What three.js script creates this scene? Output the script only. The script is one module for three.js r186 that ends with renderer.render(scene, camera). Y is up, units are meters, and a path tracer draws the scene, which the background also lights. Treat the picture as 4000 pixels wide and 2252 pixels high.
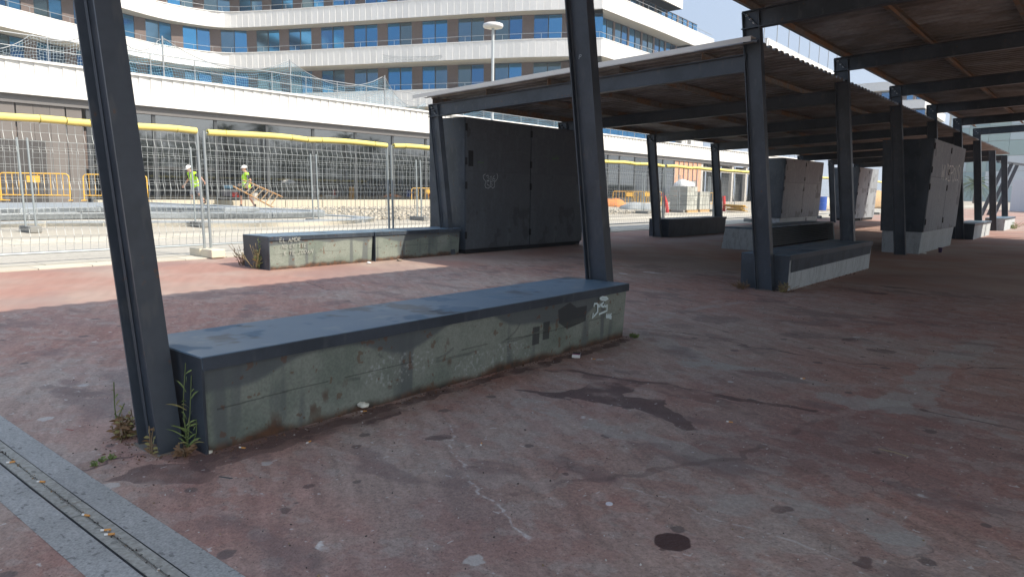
import * as THREE from 'three';
import { mergeGeometries, mergeVertices } from 'three/addons/utils/BufferGeometryUtils.js';
import { RoundedBoxGeometry } from 'three/addons/geometries/RoundedBoxGeometry.js';

// ---------------------------------------------------------------- camera, sky, sun, exposure
const scene = new THREE.Scene();
const EYE = 1.15;                                   // camera height above the plaza, metres
const CX = 2000, CY = 1126, VP1 = [4350, 778], VP2 = [-1440, 700];   // photo centre; vanishing points along / across the pergolas
const FOC = Math.sqrt(-((VP1[0] - CX) * (VP2[0] - CX) + (VP1[1] - CY) * (VP2[1] - CY)));
const cU = new THREE.Vector3(VP1[0] - CX, VP1[1] - CY, FOC).normalize();
const cV = new THREE.Vector3(VP2[0] - CX, VP2[1] - CY, FOC); cV.addScaledVector(cU, -cV.dot(cU)).normalize();
const rX = cV.clone().negate(), rZ = cU.clone().negate(), rY = new THREE.Vector3().crossVectors(rZ, rX);   // world axes seen from the camera
const camera = new THREE.PerspectiveCamera(2 * Math.atan(CY / FOC) * 180 / Math.PI, 1024 / 576, 0.05, 2000);
camera.position.set(0, EYE, 0);
camera.quaternion.setFromRotationMatrix(new THREE.Matrix4().makeBasis(
  new THREE.Vector3(rX.x, rY.x, rZ.x), new THREE.Vector3(-rX.y, -rY.y, -rZ.y), new THREE.Vector3(-rX.z, -rY.z, -rZ.z)));
camera.updateMatrixWorld();
scene.add(camera);
const renderer = new THREE.WebGLRenderer({ antialias: true });
renderer.toneMapping = THREE.LinearToneMapping;
renderer.toneMappingExposure = 2.05;
renderer.shadowMap.enabled = true;

const SUN = new THREE.Vector3(1.13, 1, -0.30).normalize();
const sun = new THREE.DirectionalLight(new THREE.Color(1.0, 0.905, 0.775), 3.05);
sun.position.copy(SUN).multiplyScalar(120);
sun.castShadow = true;
Object.assign(sun.shadow.camera, { left: -110, right: 110, top: 110, bottom: -110, near: 1, far: 400 });
sun.shadow.mapSize.set(4096, 4096);
scene.add(sun, sun.target);
{ // hazy summer sky: pale at the horizon, soft blue above, a wide glow round the sun
  const W = 512, H = 256, d = new Float32Array(W * H * 4);
  for (let j = 0; j < H; j++) for (let i = 0; i < W; i++) {
    const el = ((j + 0.5) / H - 0.5) * Math.PI, az = ((i + 0.5) / W - 0.5) * 2 * Math.PI;
    const dir = new THREE.Vector3(Math.cos(el) * Math.cos(az), Math.sin(el), Math.cos(el) * Math.sin(az));
    const t = Math.pow(Math.max(0, dir.y), 0.55), g = 0.55 * Math.pow(Math.max(0, 0.5 + 0.5 * dir.dot(SUN)), 3.5) + 0.7 * Math.pow(Math.max(0, dir.dot(SUN)), 14);
    const k = (j * W + i) * 4;
    d[k] = 0.285 - 0.165 * t + 1.0 * g; d[k + 1] = 0.33 - 0.12 * t + 0.93 * g; d[k + 2] = 0.385 - 0.01 * t + 0.80 * g; d[k + 3] = 1;
  }
  const t = new THREE.DataTexture(d, W, H, THREE.RGBAFormat, THREE.FloatType);
  t.mapping = THREE.EquirectangularReflectionMapping; t.magFilter = t.minFilter = THREE.LinearFilter; t.needsUpdate = true;
  scene.background = t; scene.environment = t;
}

// ---------------------------------------------------------------- photo pixel -> place
function ray(px, py) { const x = px - CX, y = py - CY; return new THREE.Vector3(rX.x * x + rX.y * y + rX.z * FOC, rY.x * x + rY.y * y + rY.z * FOC, rZ.x * x + rZ.y * y + rZ.z * FOC); }
const groundY = (X) => X > -10.95 ? Math.max(0, (-X - 3.2) * 0.0155) : Math.min(0.28, 0.12 + (-10.95 - X) * 0.011);   // the paving climbs a little towards the site
function onGround(px, py, lift = 0) { const d = ray(px, py); let p = new THREE.Vector3(), lev = 0; for (let i = 0; i < 24; i++) { const t = (lev + lift - EYE) / d.y; p.set(d.x * t, lev + lift, d.z * t); lev = groundY(p.x); } return p; }
function onX(px, py, X) { const d = ray(px, py), t = X / d.x; return new THREE.Vector3(X, EYE + d.y * t, d.z * t); }
function onZ(px, py, Z) { const d = ray(px, py), t = Z / d.z; return new THREE.Vector3(d.x * t, EYE + d.y * t, Z); }
function horizonY(px) { return VP2[1] + (VP1[1] - VP2[1]) * (px - VP2[0]) / (VP1[0] - VP2[0]); }
function atDepth(px, D) { const d = ray(px, horizonY(px)); return new THREE.Vector3(d.x * D / FOC, 0, d.z * D / FOC); }
const V = (x, y, z) => new THREE.Vector3(x, y, z);

// ---------------------------------------------------------------- noise, textures
function rngOf(seed) { let a = seed >>> 0; return () => { a = (a + 0x6D2B79F5) | 0; let t = Math.imul(a ^ (a >>> 15), 1 | a); t = (t + Math.imul(t ^ (t >>> 7), 61 | t)) ^ t; return ((t ^ (t >>> 14)) >>> 0) / 4294967296; }; }
const NT = new Float32Array(65536); { const r = rngOf(77); for (let i = 0; i < 65536; i++) NT[i] = r(); }
function noise(x, y) { const xi = Math.floor(x), yi = Math.floor(y), fx = x - xi, fy = y - yi, u = fx * fx * (3 - 2 * fx), v = fy * fy * (3 - 2 * fy);
  const a = (yi & 255) << 8, b = ((yi + 1) & 255) << 8, c = xi & 255, e = (xi + 1) & 255;
  const p = NT[a | c], q = NT[a | e], r = NT[b | c], s = NT[b | e]; return p + (q - p) * u + (r - p) * v + (p - q - r + s) * u * v; }
function fbm(x, y, n = 4) { let s = 0, a = 0.5, t = 0; for (let i = 0; i < n; i++) { s += a * noise(x, y); t += a; a *= 0.5; x = x * 2.03 + 17.3; y = y * 2.03 + 31.7; } return s / t; }
const clamp = (x, a = 0, b = 1) => x < a ? a : x > b ? b : x;
const smooth = (a, b, x) => { const t = clamp((x - a) / (b - a)); return t * t * (3 - 2 * t); };
const enc = (x) => { x = clamp(x); return 255 * (x <= 0.0031308 ? 12.92 * x : 1.055 * Math.pow(x, 1 / 2.4) - 0.055); };
function texture(w, h, fn, srgb = true) {           // fn(u, v) -> linear [r, g, b]; v up
  const d = new Uint8Array(w * h * 4);
  for (let j = 0; j < h; j++) for (let i = 0; i < w; i++) { const c = fn((i + 0.5) / w, (j + 0.5) / h), k = (j * w + i) * 4;
    if (srgb) { d[k] = enc(c[0]); d[k + 1] = enc(c[1]); d[k + 2] = enc(c[2]); } else { d[k] = 255 * clamp(c[0]); d[k + 1] = 255 * clamp(c[1]); d[k + 2] = 255 * clamp(c[2]); } d[k + 3] = 255; }
  const t = new THREE.DataTexture(d, w, h); t.magFilter = THREE.LinearFilter; t.minFilter = THREE.LinearMipmapLinearFilter; t.generateMipmaps = true; t.wrapS = t.wrapT = THREE.RepeatWrapping;
  if (srgb) t.colorSpace = THREE.SRGBColorSpace; t.needsUpdate = true; return t;
}
const mix3 = (a, b, t) => [a[0] + (b[0] - a[0]) * t, a[1] + (b[1] - a[1]) * t, a[2] + (b[2] - a[2]) * t];
const mul3 = (a, s) => [a[0] * s, a[1] * s, a[2] * s];
// periodic noise for tiling textures: period n cells
function pn(u, v, n, off = 0) { const x = u * n, y = v * n, xi = Math.floor(x), yi = Math.floor(y), fx = x - xi, fy = y - yi, a = fx * fx * (3 - 2 * fx), b = fy * fy * (3 - 2 * fy);
  const g = (i, j) => NT[((((j % n) + n) % n + off * 13) & 255) << 8 | ((((i % n) + n) % n + off * 7) & 255)];
  const p = g(xi, yi), q = g(xi + 1, yi), r = g(xi, yi + 1), s = g(xi + 1, yi + 1); return p + (q - p) * a + (r - p) * b + (p - q - r + s) * a * b; }
function pf(u, v, n, oct = 4, off = 0) { let s = 0, a = 0.5, t = 0; for (let i = 0; i < oct; i++) { s += a * pn(u, v, n, off + i); t += a; a *= 0.55; n *= 2; } return s / t; }

// ---------------------------------------------------------------- scene helpers
const taken = {};
function numbered(n) { if (!(n in taken)) { taken[n] = 0; return n; } taken[n]++; return n + '_' + String(taken[n]).padStart(3, '0'); }
function shadowed(m) { m.castShadow = true; m.receiveShadow = true; return m; }
function part(name, geo, mat, parent) { const g = Array.isArray(geo) ? mergeGeometries(geo.map(plain), false) : geo; const m = shadowed(new THREE.Mesh(g, mat)); m.name = name; parent.add(m); return m; }
function plain(g) { if (g.index) g = g.toNonIndexed(); for (const k of Object.keys(g.attributes)) if (!['position', 'normal', 'uv'].includes(k)) g.deleteAttribute(k); return g; }
function thing(name, label, category, group) { const o = new THREE.Group(); o.name = numbered(name); o.userData = { label, category }; if (group) o.userData.group = group; scene.add(o); return o; }
function single(name, geo, mat, label, category, group) { const m = part(numbered(name), geo, mat, scene); m.userData = { label, category }; if (group) m.userData.group = group; return m; }
function structure(name, geo, mat) { const m = part(numbered(name), geo, mat, scene); m.userData.kind = 'structure'; return m; }
function asStuff(m) { m.userData.kind = 'stuff'; return m; }
function copyOf(o, label) { const c = o.clone(); c.name = numbered(o.name.replace(/_\d{3}$/, '')); c.userData = { ...o.userData }; if (label) c.userData.label = label; scene.add(c); return c; }
// uv in metres, projected along the strongest axis of each face
function planar(g, s = 1, ou = 0, ov = 0) { if (g.index) g = g.toNonIndexed(); const p = g.attributes.position, n = p.count, uv = new Float32Array(n * 2), a = V(), b = V(), c = V(), e = V(), f = V();
  for (let i = 0; i < n; i += 3) { a.fromBufferAttribute(p, i); b.fromBufferAttribute(p, i + 1); c.fromBufferAttribute(p, i + 2); e.subVectors(b, a).cross(f.subVectors(c, a)); const ax = Math.abs(e.x), ay = Math.abs(e.y), az = Math.abs(e.z);
    for (let k = 0; k < 3; k++) { const x = p.getX(i + k), y = p.getY(i + k), z = p.getZ(i + k), q = (i + k) * 2; if (ax >= ay && ax >= az) { uv[q] = z * s + ou; uv[q + 1] = y * s + ov; } else if (ay >= az) { uv[q] = x * s + ou; uv[q + 1] = z * s + ov; } else { uv[q] = x * s + ou; uv[q + 1] = y * s + ov; } } }
  g.setAttribute('uv', new THREE.BufferAttribute(uv, 2)); return g; }
function box(x0, x1, y0, y1, z0, z1) { const g = new THREE.BoxGeometry(Math.abs(x1 - x0), Math.abs(y1 - y0), Math.abs(z1 - z0)); g.translate((x0 + x1) / 2, (y0 + y1) / 2, (z0 + z1) / 2); return g; }
function rbox(x0, x1, y0, y1, z0, z1, r = 0.01) { const g = new RoundedBoxGeometry(Math.abs(x1 - x0), Math.abs(y1 - y0), Math.abs(z1 - z0), 1, r); g.translate((x0 + x1) / 2, (y0 + y1) / 2, (z0 + z1) / 2); return g; }
// eight corners: bottom loop (4) then top loop (4), both counter-clockwise seen from above
function hexa(b, t) { const P = [...b, ...t], F = [[3, 2, 1, 0], [4, 5, 6, 7], [0, 1, 5, 4], [1, 2, 6, 5], [2, 3, 7, 6], [3, 0, 4, 7]], pos = [];
  for (const f of F) for (const k of [0, 1, 2, 0, 2, 3]) pos.push(...P[f[k]]);
  const g = new THREE.BufferGeometry(); g.setAttribute('position', new THREE.Float32BufferAttribute(pos, 3)); g.computeVertexNormals(); return planar(g); }
// frustum of a rectangle: bottom x0..x1, z0..z1 at y0; top grown by the given insets at y1
function taper(x0, x1, z0, z1, y0, y1, g = 0) { const a = Math.min(z0, z1), b = Math.max(z0, z1); return hexa([[x0, y0, b], [x1, y0, b], [x1, y0, a], [x0, y0, a]], [[x0 - g, y1, b + g], [x1 + g, y1, b + g], [x1 + g, y1, a - g], [x0 - g, y1, a - g]]); }
function tube(pts, r, seg = 6, steps) { const c = pts.length === 2 ? new THREE.LineCurve3(pts[0], pts[1]) : new THREE.CatmullRomCurve3(pts, false, 'catmullrom', 0.2); return new THREE.TubeGeometry(c, steps || (pts.length === 2 ? 1 : pts.length * 4), r, seg, false); }
function rod(a, b, r, seg = 6) { const d = b.clone().sub(a), g = new THREE.CylinderGeometry(r, r, d.length(), seg); g.applyQuaternion(new THREE.Quaternion().setFromUnitVectors(V(0, 1, 0), d.normalize())); g.translate((a.x + b.x) / 2, (a.y + b.y) / 2, (a.z + b.z) / 2); return g; }
function bar(a, b, w, h) { const d = b.clone().sub(a), L = d.length(), g = new THREE.BoxGeometry(w, L, h); g.applyQuaternion(new THREE.Quaternion().setFromUnitVectors(V(0, 1, 0), d.normalize())); g.translate((a.x + b.x) / 2, (a.y + b.y) / 2, (a.z + b.z) / 2); return g; }
// thin painted strokes: polylines in (u, v) laid on a face by map(u, v) -> point; returns one geometry
function strokes(lines, w, map, normal) { const pos = [], nor = []; let lift = 0;
  for (const L of lines) { const n = L.length, A = [], B = []; lift += 0.00025;
    for (let i = 0; i < n; i++) { const p = L[Math.max(0, i - 1)], q = L[Math.min(n - 1, i + 1)]; let dx = q[0] - p[0], dy = q[1] - p[1]; const l = Math.hypot(dx, dy) || 1; dx /= l; dy /= l; const e = L[i], ww = w * (0.85 + 0.3 * noise(e[0] * 90 + 5, e[1] * 90)) / 2;
      A.push(map(e[0] - dy * ww, e[1] + dx * ww).addScaledVector(normal, lift)); B.push(map(e[0] + dy * ww, e[1] - dx * ww).addScaledVector(normal, lift)); }
    for (let i = 0; i + 1 < n; i++) for (const v of [A[i], B[i], B[i + 1], A[i], B[i + 1], A[i + 1]]) { pos.push(v.x, v.y, v.z); nor.push(normal.x, normal.y, normal.z); } }
  const e1 = V(pos[3] - pos[0], pos[4] - pos[1], pos[5] - pos[2]), e2 = V(pos[6] - pos[0], pos[7] - pos[1], pos[8] - pos[2]);
  if (e1.cross(e2).dot(normal) < 0) for (let i = 0; i < pos.length; i += 9) for (let k = 0; k < 3; k++) { const t = pos[i + 3 + k]; pos[i + 3 + k] = pos[i + 6 + k]; pos[i + 6 + k] = t; }
  const g = new THREE.BufferGeometry(); g.setAttribute('position', new THREE.Float32BufferAttribute(pos, 3)); g.setAttribute('normal', new THREE.Float32BufferAttribute(nor, 3)); g.setAttribute('uv', new THREE.Float32BufferAttribute(new Float32Array(pos.length / 3 * 2), 2)); return g; }
const GLYPH = { E: [[[0.6, 1], [0, 1], [0, 0], [0.6, 0]], [[0, 0.5], [0.5, 0.52]]], L: [[[0, 1], [0.05, 0], [0.6, 0.05]]], A: [[[0, 0], [0.32, 1], [0.65, 0]], [[0.1, 0.4], [0.55, 0.42]]], M: [[[0, 0], [0.05, 1], [0.33, 0.45], [0.62, 1], [0.68, 0]]], O: [[[0.3, 1], [0.02, 0.75], [0.05, 0.2], [0.35, 0], [0.62, 0.3], [0.6, 0.8], [0.3, 1]]], R: [[[0, 0], [0.02, 1], [0.5, 0.9], [0.45, 0.55], [0.05, 0.48], [0.6, 0]]], N: [[[0, 0], [0.02, 1], [0.58, 0], [0.6, 1]]], X: [[[0, 1], [0.6, 0]], [[0.6, 1], [0, 0]]], I: [[[0.1, 1], [0.12, 0]]], S: [[[0.55, 0.9], [0.2, 1], [0.05, 0.75], [0.5, 0.4], [0.45, 0.08], [0, 0.05]]], T: [[[0, 1], [0.65, 0.97]], [[0.32, 1], [0.32, 0]]], K: [[[0, 1], [0.02, 0]], [[0.55, 1], [0.05, 0.5], [0.6, 0]]], J: [[[0.15, 1], [0.6, 1]], [[0.4, 1], [0.4, 0.2], [0.2, 0], [0, 0.2]]], D: [[[0, 0], [0.02, 1], [0.45, 0.85], [0.58, 0.5], [0.45, 0.12], [0, 0]]], W: [[[0, 1], [0.15, 0], [0.38, 0.7], [0.6, 0], [0.75, 1]]], P: [[[0, 0], [0.02, 1], [0.55, 0.95], [0.55, 0.6], [0.03, 0.5]]], U: [[[0, 1], [0.05, 0.15], [0.3, 0], [0.55, 0.15], [0.58, 1]]], C: [[[0.55, 0.9], [0.2, 1], [0, 0.6], [0.08, 0.12], [0.35, 0], [0.6, 0.12]]], B: [[[0, 0], [0.02, 1], [0.45, 0.9], [0.42, 0.58], [0.05, 0.52], [0.55, 0.4], [0.5, 0.06], [0, 0]]], Y: [[[0, 1], [0.3, 0.5], [0.6, 1]], [[0.3, 0.5], [0.25, 0]]], 3: [[[0.05, 0.95], [0.4, 1], [0.5, 0.75], [0.2, 0.55], [0.55, 0.35], [0.4, 0.02], [0, 0.08]]], 1: [[[0, 0.7], [0.25, 1], [0.25, 0]]], 6: [[[0.5, 1], [0.12, 0.6], [0.05, 0.2], [0.3, 0], [0.52, 0.2], [0.4, 0.45], [0.1, 0.35]]] };
function writing(text, u, v, h, slant = 0, seed = 1, gap = 0.9) { const r = rngOf(seed), out = []; let x = u; for (const ch of text) { if (ch === ' ') { x += h * 0.6; continue; } const jy = (r() - 0.5) * h * 0.14, sc = 0.9 + r() * 0.2; for (const l of GLYPH[ch] || []) { const dense = []; for (let i = 0; i + 1 < l.length; i++) for (let k = 0; k < 3; k++) dense.push([l[i][0] + (l[i + 1][0] - l[i][0]) * k / 3, l[i][1] + (l[i + 1][1] - l[i][1]) * k / 3]); dense.push(l[l.length - 1]); out.push(dense.map(([a, b]) => [x + (a + b * slant) * h * sc, v + b * h * sc + jy + (x - u) * 0])); } x += h * gap; } return out; }

// ---------------------------------------------------------------- materials
const C = (r, g, b) => new THREE.Color().setRGB(r, g, b);
const M = {};
function std(color, roughness, extra = {}) { return new THREE.MeshStandardMaterial({ color, roughness, side: THREE.DoubleSide, ...extra }); }
const fineBump = texture(256, 256, (u, v) => { const n = pf(u, v, 64, 2, 3) * 0.5 + pf(u, v, 16, 3, 5) * 0.5; return [n, n, n]; }, false);
const steelMap = texture(512, 512, (u, v) => { const n = pf(u, v, 5, 5, 1), s = pf(u * 1, v * 1, 40, 2, 9), drip = pf(u, v * 0.25, 24, 3, 4); let c = mix3([0.032, 0.042, 0.054], [0.048, 0.060, 0.076], smooth(0.35, 0.7, n)); c = mul3(c, 0.9 + 0.2 * s); if (drip > 0.62) c = mix3(c, [0.085, 0.092, 0.098], smooth(0.62, 0.8, drip) * 0.5); const r = smooth(0.80, 0.9, pf(u, v, 22, 3, 12)); return mix3(c, [0.12, 0.062, 0.035], r * 0.7); });
M.steel = std(C(1, 1, 1), 0.42, { map: steelMap, bumpMap: fineBump, bumpScale: 0.0006 });
M.benchShade = std(C(0.8, 0.8, 0.82), 0.5, { map: steelMap });  // shade and backlight put into the colour of one bench
const rustMap = texture(512, 512, (u, v) => { const n = pf(u, v, 6, 5, 2), f = pf(u, v, 48, 2, 6); let c = mix3([0.29, 0.29, 0.285], [0.20, 0.185, 0.17], smooth(0.3, 0.7, n)); return mul3(c, 0.9 + 0.2 * f); });
M.roofUnder = std(C(1, 1, 1), 0.6, { map: rustMap, metalness: 0.15 });
const purlinMap = texture(512, 512, (u, v) => { const n = pf(u, v, 8, 5, 12), f = pf(u, v, 60, 2, 8); let c = mix3([0.165, 0.155, 0.14], [0.20, 0.125, 0.075], smooth(0.42, 0.62, n)); return mul3(c, 0.7 + 0.6 * f); });
M.purlin = std(C(1, 1, 1), 0.6, { map: purlinMap });
M.flashing = std(C(0.62, 0.61, 0.57), 0.5);
M.black = std(C(0.012, 0.012, 0.013), 0.8);
M.rubber = std(C(0.03, 0.03, 0.03), 0.7);

// ---------------------------------------------------------------- red plaza paving
// stains, wear and chalk drawn from the photograph, as masks over the near paving: red = damp/dark, green = grey wear, blue = pale scuffs
const NX0 = -7.2, NX1 = 2.6, NZ0 = 0.9, NZ1 = -10.2;
const maskSize = 2048, maskCanvas = document.createElement('canvas'); maskCanvas.width = maskCanvas.height = maskSize;
const mk = maskCanvas.getContext('2d'); mk.fillStyle = '#000'; mk.fillRect(0, 0, maskSize, maskSize); mk.globalCompositeOperation = 'lighter'; mk.lineCap = mk.lineJoin = 'round';
const toMask = ([px, py]) => { const p = onGround(px, py); return [(p.x - NX0) / (NX1 - NX0) * maskSize, (p.z - NZ0) / (NZ1 - NZ0) * maskSize]; };
const perM = maskSize / (NX1 - NX0);
function draw(col, pts, width) { mk.strokeStyle = mk.fillStyle = col; mk.beginPath(); pts.map(toMask).forEach(([x, y], i) => i ? mk.lineTo(x, y) : mk.moveTo(x, y)); if (width) { mk.lineWidth = width * perM; mk.stroke(); } else { mk.closePath(); mk.fill(); } }
function blot(col, c, rx, rz, turn = 0) { const [x, y] = toMask(c); mk.fillStyle = col; mk.save(); mk.translate(x, y); mk.rotate(turn); mk.beginPath(); mk.ellipse(0, 0, rx * perM, rz * perM, 0, 0, 7); mk.fill(); mk.restore(); }
const dk = (a) => `rgba(255,0,0,${a})`, gr = (a) => `rgba(0,255,0,${a})`, wh = (a) => `rgba(0,0,255,${a})`;
draw(dk(0.75), [[2030, 1525], [2200, 1535], [2300, 1500], [2430, 1488], [2520, 1500], [2420, 1545], [2600, 1560], [2600, 1590], [2640, 1612], [2740, 1684], [2690, 1690], [2600, 1642], [2500, 1604], [2380, 1574], [2280, 1562], [2160, 1557]]);
draw(dk(0.7), [[2150, 1445], [2330, 1462], [2460, 1487], [2640, 1507], [2740, 1532], [2900, 1562], [3180, 1610]], 0.05);
draw(dk(0.35), [[2330, 1470], [2600, 1520], [2760, 1560], [2900, 1600]], 0.16);
 blot(dk(0.6), [2617, 2163], 0.012, 0.016);
draw(dk(0.55), [[400, 1880], [560, 1820], [760, 1815], [860, 1850], [800, 1885], [640, 1900]]);
draw(dk(0.35), [[520, 1780], [640, 1770], [830, 1800], [780, 1830]]);
draw(dk(0.75), [[810, 1800], [1200, 1690], [1700, 1540], [2100, 1430], [2450, 1330]], 0.09); draw(dk(0.5), [[830, 1800], [1100, 1722], [1500, 1610]], 0.2);
draw(dk(0.35), [[1150, 1720], [1420, 1650], [1640, 1590], [1500, 1650], [1300, 1710]]);
draw(dk(0.30), [[2000, 1925], [2350, 1870], [2700, 1815], [2880, 1790], [3000, 1730], [3190, 1645]], 0.035);
draw(dk(0.16), [[2900, 1790], [3300, 1740], [3560, 1650]], 0.5);
draw(dk(0.8), [[2480, 1287], [2620, 1294], [2760, 1312], [2920, 1352], [3080, 1378], [3330, 1420], [3560, 1440], [3660, 1438], [4000, 1440]], 0.016);
draw(dk(0.7), [[3620, 1610], [3780, 1640], [3900, 1665], [4000, 1685]], 0.022);
draw(dk(0.8), [[1080, 1075], [1160, 1090], [1210, 1105], [1255, 1118], [1270, 1128]], 0.018); draw(dk(0.6), [[900, 1150], [1050, 1130], [1220, 1110]], 0.014);
draw(dk(0.9), [[210, 1868], [290, 1838], [340, 1832], [420, 1808], [520, 1785]], 0.014);
draw(dk(0.35), [[190, 1510], [300, 1540], [430, 1545]], 0.06);
for (const [x, y, r] of [[680, 1720, .02], [1210, 1900, .02], [1150, 1965, .014], [1390, 1745, .03], [1700, 1710, .05], [3440, 1370, .1], [3350, 1330, .12], [3510, 1120, .2], [3420, 1145, .12], [2500, 1560, .04], [1830, 1830, .02], [3060, 1990, .03], [3370, 2200, .04], [1105, 2000, .02], [2220, 1850, .02]]) blot(dk(0.6), [x, y], r, r * 0.8);
for (const l of [[[2700, 1415], [2950, 1455], [3150, 1500], [3350, 1575], [3600, 1600], [3800, 1650], [4000, 1700]], [[2480, 1300], [2600, 1340], [2750, 1420], [2960, 1450]], [[3850, 1340], [3700, 1400], [3620, 1480], [3560, 1560], [3480, 1590]]]) draw(gr(0.4), l, 0.22);
draw(gr(0.4), [[2050, 1570], [2300, 1650], [2600, 1740], [2900, 1830], [3100, 1900], [3300, 2000], [3500, 2100]], 0.13);
draw(gr(0.42), [[2650, 1950], [3050, 1930], [3240, 1990], [3100, 2060], [2900, 2020]]);
draw(gr(0.3), [[3300, 2050], [3600, 2100], [3900, 2210], [3500, 2180]]);
draw(gr(0.3), [[2500, 1270], [2650, 1215], [2820, 1190], [2900, 1180]], 0.12);
draw(wh(0.55), [[1735, 1630], [1745, 1700], [1775, 1790], [1850, 1890], [1950, 1990], [2020, 2050], [2095, 2095]], 0.010);
draw(wh(0.35), [[2420, 1900], [2640, 1960], [2860, 2050], [3060, 2110], [3240, 2170]], 0.010); draw(wh(0.3), [[2880, 1815], [3050, 1870], [3240, 1915]], 0.014);
for (const [x, y, r] of [[1310, 2132, .02], [1335, 2035, .018], [1020, 1935, .016], [2550, 1063, .09], [2440, 1068, .05], [2310, 1640, .02], [3600, 1935, .012], [360, 1335, .012]]) blot(wh(0.75), [x, y], r * 1.6, r);
const maskData = mk.getImageData(0, 0, maskSize, maskSize).data;
function maskAt(X, Z) { const x = clamp((X - NX0) / (NX1 - NX0), 0, 0.999) * maskSize | 0, y = clamp((Z - NZ0) / (NZ1 - NZ0), 0, 0.999) * maskSize | 0, k = (y * maskSize + x) * 4; return [maskData[k] / 255, maskData[k + 1] / 255, maskData[k + 2] / 255]; }
const SPOT = onGround(2625, 2118);   // spilled drink
function pavingColour(X, Z, detail) {
  const big = fbm(X * 0.35 + 9, Z * 0.35 + 3, 3), mid = fbm(X * 1.3 + 40, Z * 1.3, 4), brush = fbm(X * 3.1 + Z * 2.0, Z * 22 - X * 14, 3);
  let c = mix3([0.325, 0.182, 0.145], [0.35, 0.262, 0.218], smooth(0.33, 0.68, mid * 0.6 + big * 0.4));
  c = mul3(c, detail ? 0.74 + 0.52 * brush : 0.86 + 0.28 * brush);
  c = mix3(c, [0.22, 0.145, 0.135], 0.45 * smooth(0.52, 0.75, fbm(X * 0.9 - 5, Z * 0.9 + 21, 4)));
  if (detail) { const m = maskAt(X + (fbm(X * 7, Z * 11, 3) - 0.5) * 0.11, Z + (fbm(X * 7 + 50, Z * 11, 3) - 0.5) * 0.11), grain = noise(X * 210, Z * 210) * 0.5 + noise(X * 90, Z * 90 + 7) * 0.5, edge = fbm(X * 7, Z * 7 + 60, 4);
    c = mul3(c, 0.66 + 0.68 * grain);
    const f1 = fbm(X * 10 + 13, Z * 13 + 5, 5), zone = fbm(X * 0.8 + 61, Z * 0.8 + 12, 2); c = mix3(c, mul3([0.40, 0.355, 0.315], 0.7 + 0.6 * grain), 0.30 * smooth(0.60 - 0.10 * smooth(0.4, 0.65, zone), 0.635 - 0.10 * smooth(0.4, 0.65, zone), f1));
    c = mix3(c, mul3([0.30, 0.13, 0.105], 0.8 + 0.4 * grain), 0.26 * smooth(0.54, 0.66, fbm(X * 6 + 3, Z * 8 + 77, 5)));
    if (noise(X * 150 + 9, Z * 150) > 0.93) c = mul3(c, 0.5);
    const ck = Math.abs(fbm(X * 0.9 + 4, Z * 0.9 + 8, 5) - 0.5); if (ck < 0.0012 && zone > 0.56) c = mul3(c, 0.7);
    { const gx = Math.floor(X * 2.2), gz = Math.floor(Z * 2.2), h = NT[((gz & 255) << 8) | (gx & 255)]; if (h > 0.35) { const ox = NT[(((gz + 7) & 255) << 8) | ((gx + 31) & 255)], oz = NT[(((gz + 91) & 255) << 8) | ((gx + 5) & 255)], dx = X * 2.2 - gx - 0.15 - 0.7 * ox, dz = Z * 2.2 - gz - 0.15 - 0.7 * oz, rr = (0.016 + 0.022 * NT[(((gz + 13) & 255) << 8) | ((gx + 77) & 255)]) * (0.8 + 0.5 * noise(X * 60, Z * 60)), dd = Math.hypot(dx, dz) / 2.2; if (dd < rr) c = mix3(c, h > 0.86 ? [0.5, 0.47, 0.44] : [0.10, 0.075, 0.07], 0.75 * smooth(rr, rr * 0.75, dd)); } }
    c = mix3(c, mul3([0.36, 0.32, 0.285], 0.8 + 0.4 * grain), clamp(m[1] * 1.7 * smooth(0.3, 0.6, edge)));
    c = mix3(c, [0.62, 0.58, 0.55], clamp(m[2] * 1.3 * smooth(0.35, 0.65, noise(X * 60, Z * 60) * 0.5 + edge * 0.5)));
    c = mix3(c, [0.085, 0.048, 0.045], clamp(m[0] * 1.5 * smooth(0.22, 0.60, edge * 0.75 + grain * 0.25)) * 0.85);
    { const sx = X - SPOT.x, sz = Z - SPOT.z, sd = Math.hypot(sx, sz * 0.95) * (0.92 + 0.16 * noise(X * 40, Z * 40)); if (sd < 0.064) c = mix3(c, [0.045, 0.016, 0.014], 0.92 * smooth(0.064, 0.058, sd)); }
    c = mix3(c, [0.15, 0.105, 0.10], 0.5 * smooth(0.60, 0.72, fbm(X * 2.6 + 90, Z * 4.2, 4)));
    const sp = noise(X * 26 + 3, Z * 26 + 8); if (sp > 0.9) c = mul3(c, 1 - 2.2 * (sp - 0.9)); const wsp = noise(X * 47 + 31, Z * 47); if (wsp > 0.955) c = mix3(c, [0.6, 0.57, 0.54], 0.6); }
  return c; }
function sheet(x0, x1, z0, z1, lift, nx = 12, nz = 4) { const g = new THREE.PlaneGeometry(1, 1, nx, nz); g.rotateX(-Math.PI / 2); const p = g.attributes.position, uv = g.attributes.uv;
  for (let i = 0; i < p.count; i++) { const u = p.getX(i) + 0.5, v = 0.5 - p.getZ(i), X = x0 + (x1 - x0) * u, Z = z0 + (z1 - z0) * v; p.setXYZ(i, X, groundY(X) + lift, Z); uv.setXY(i, u, v); } g.computeVertexNormals(); return g; }
const nearMap = texture(1536, 1536, (u, v) => pavingColour(NX0 + (NX1 - NX0) * u, NZ0 + (NZ1 - NZ0) * v, true));
nearMap.wrapS = nearMap.wrapT = THREE.ClampToEdgeWrapping;
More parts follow.
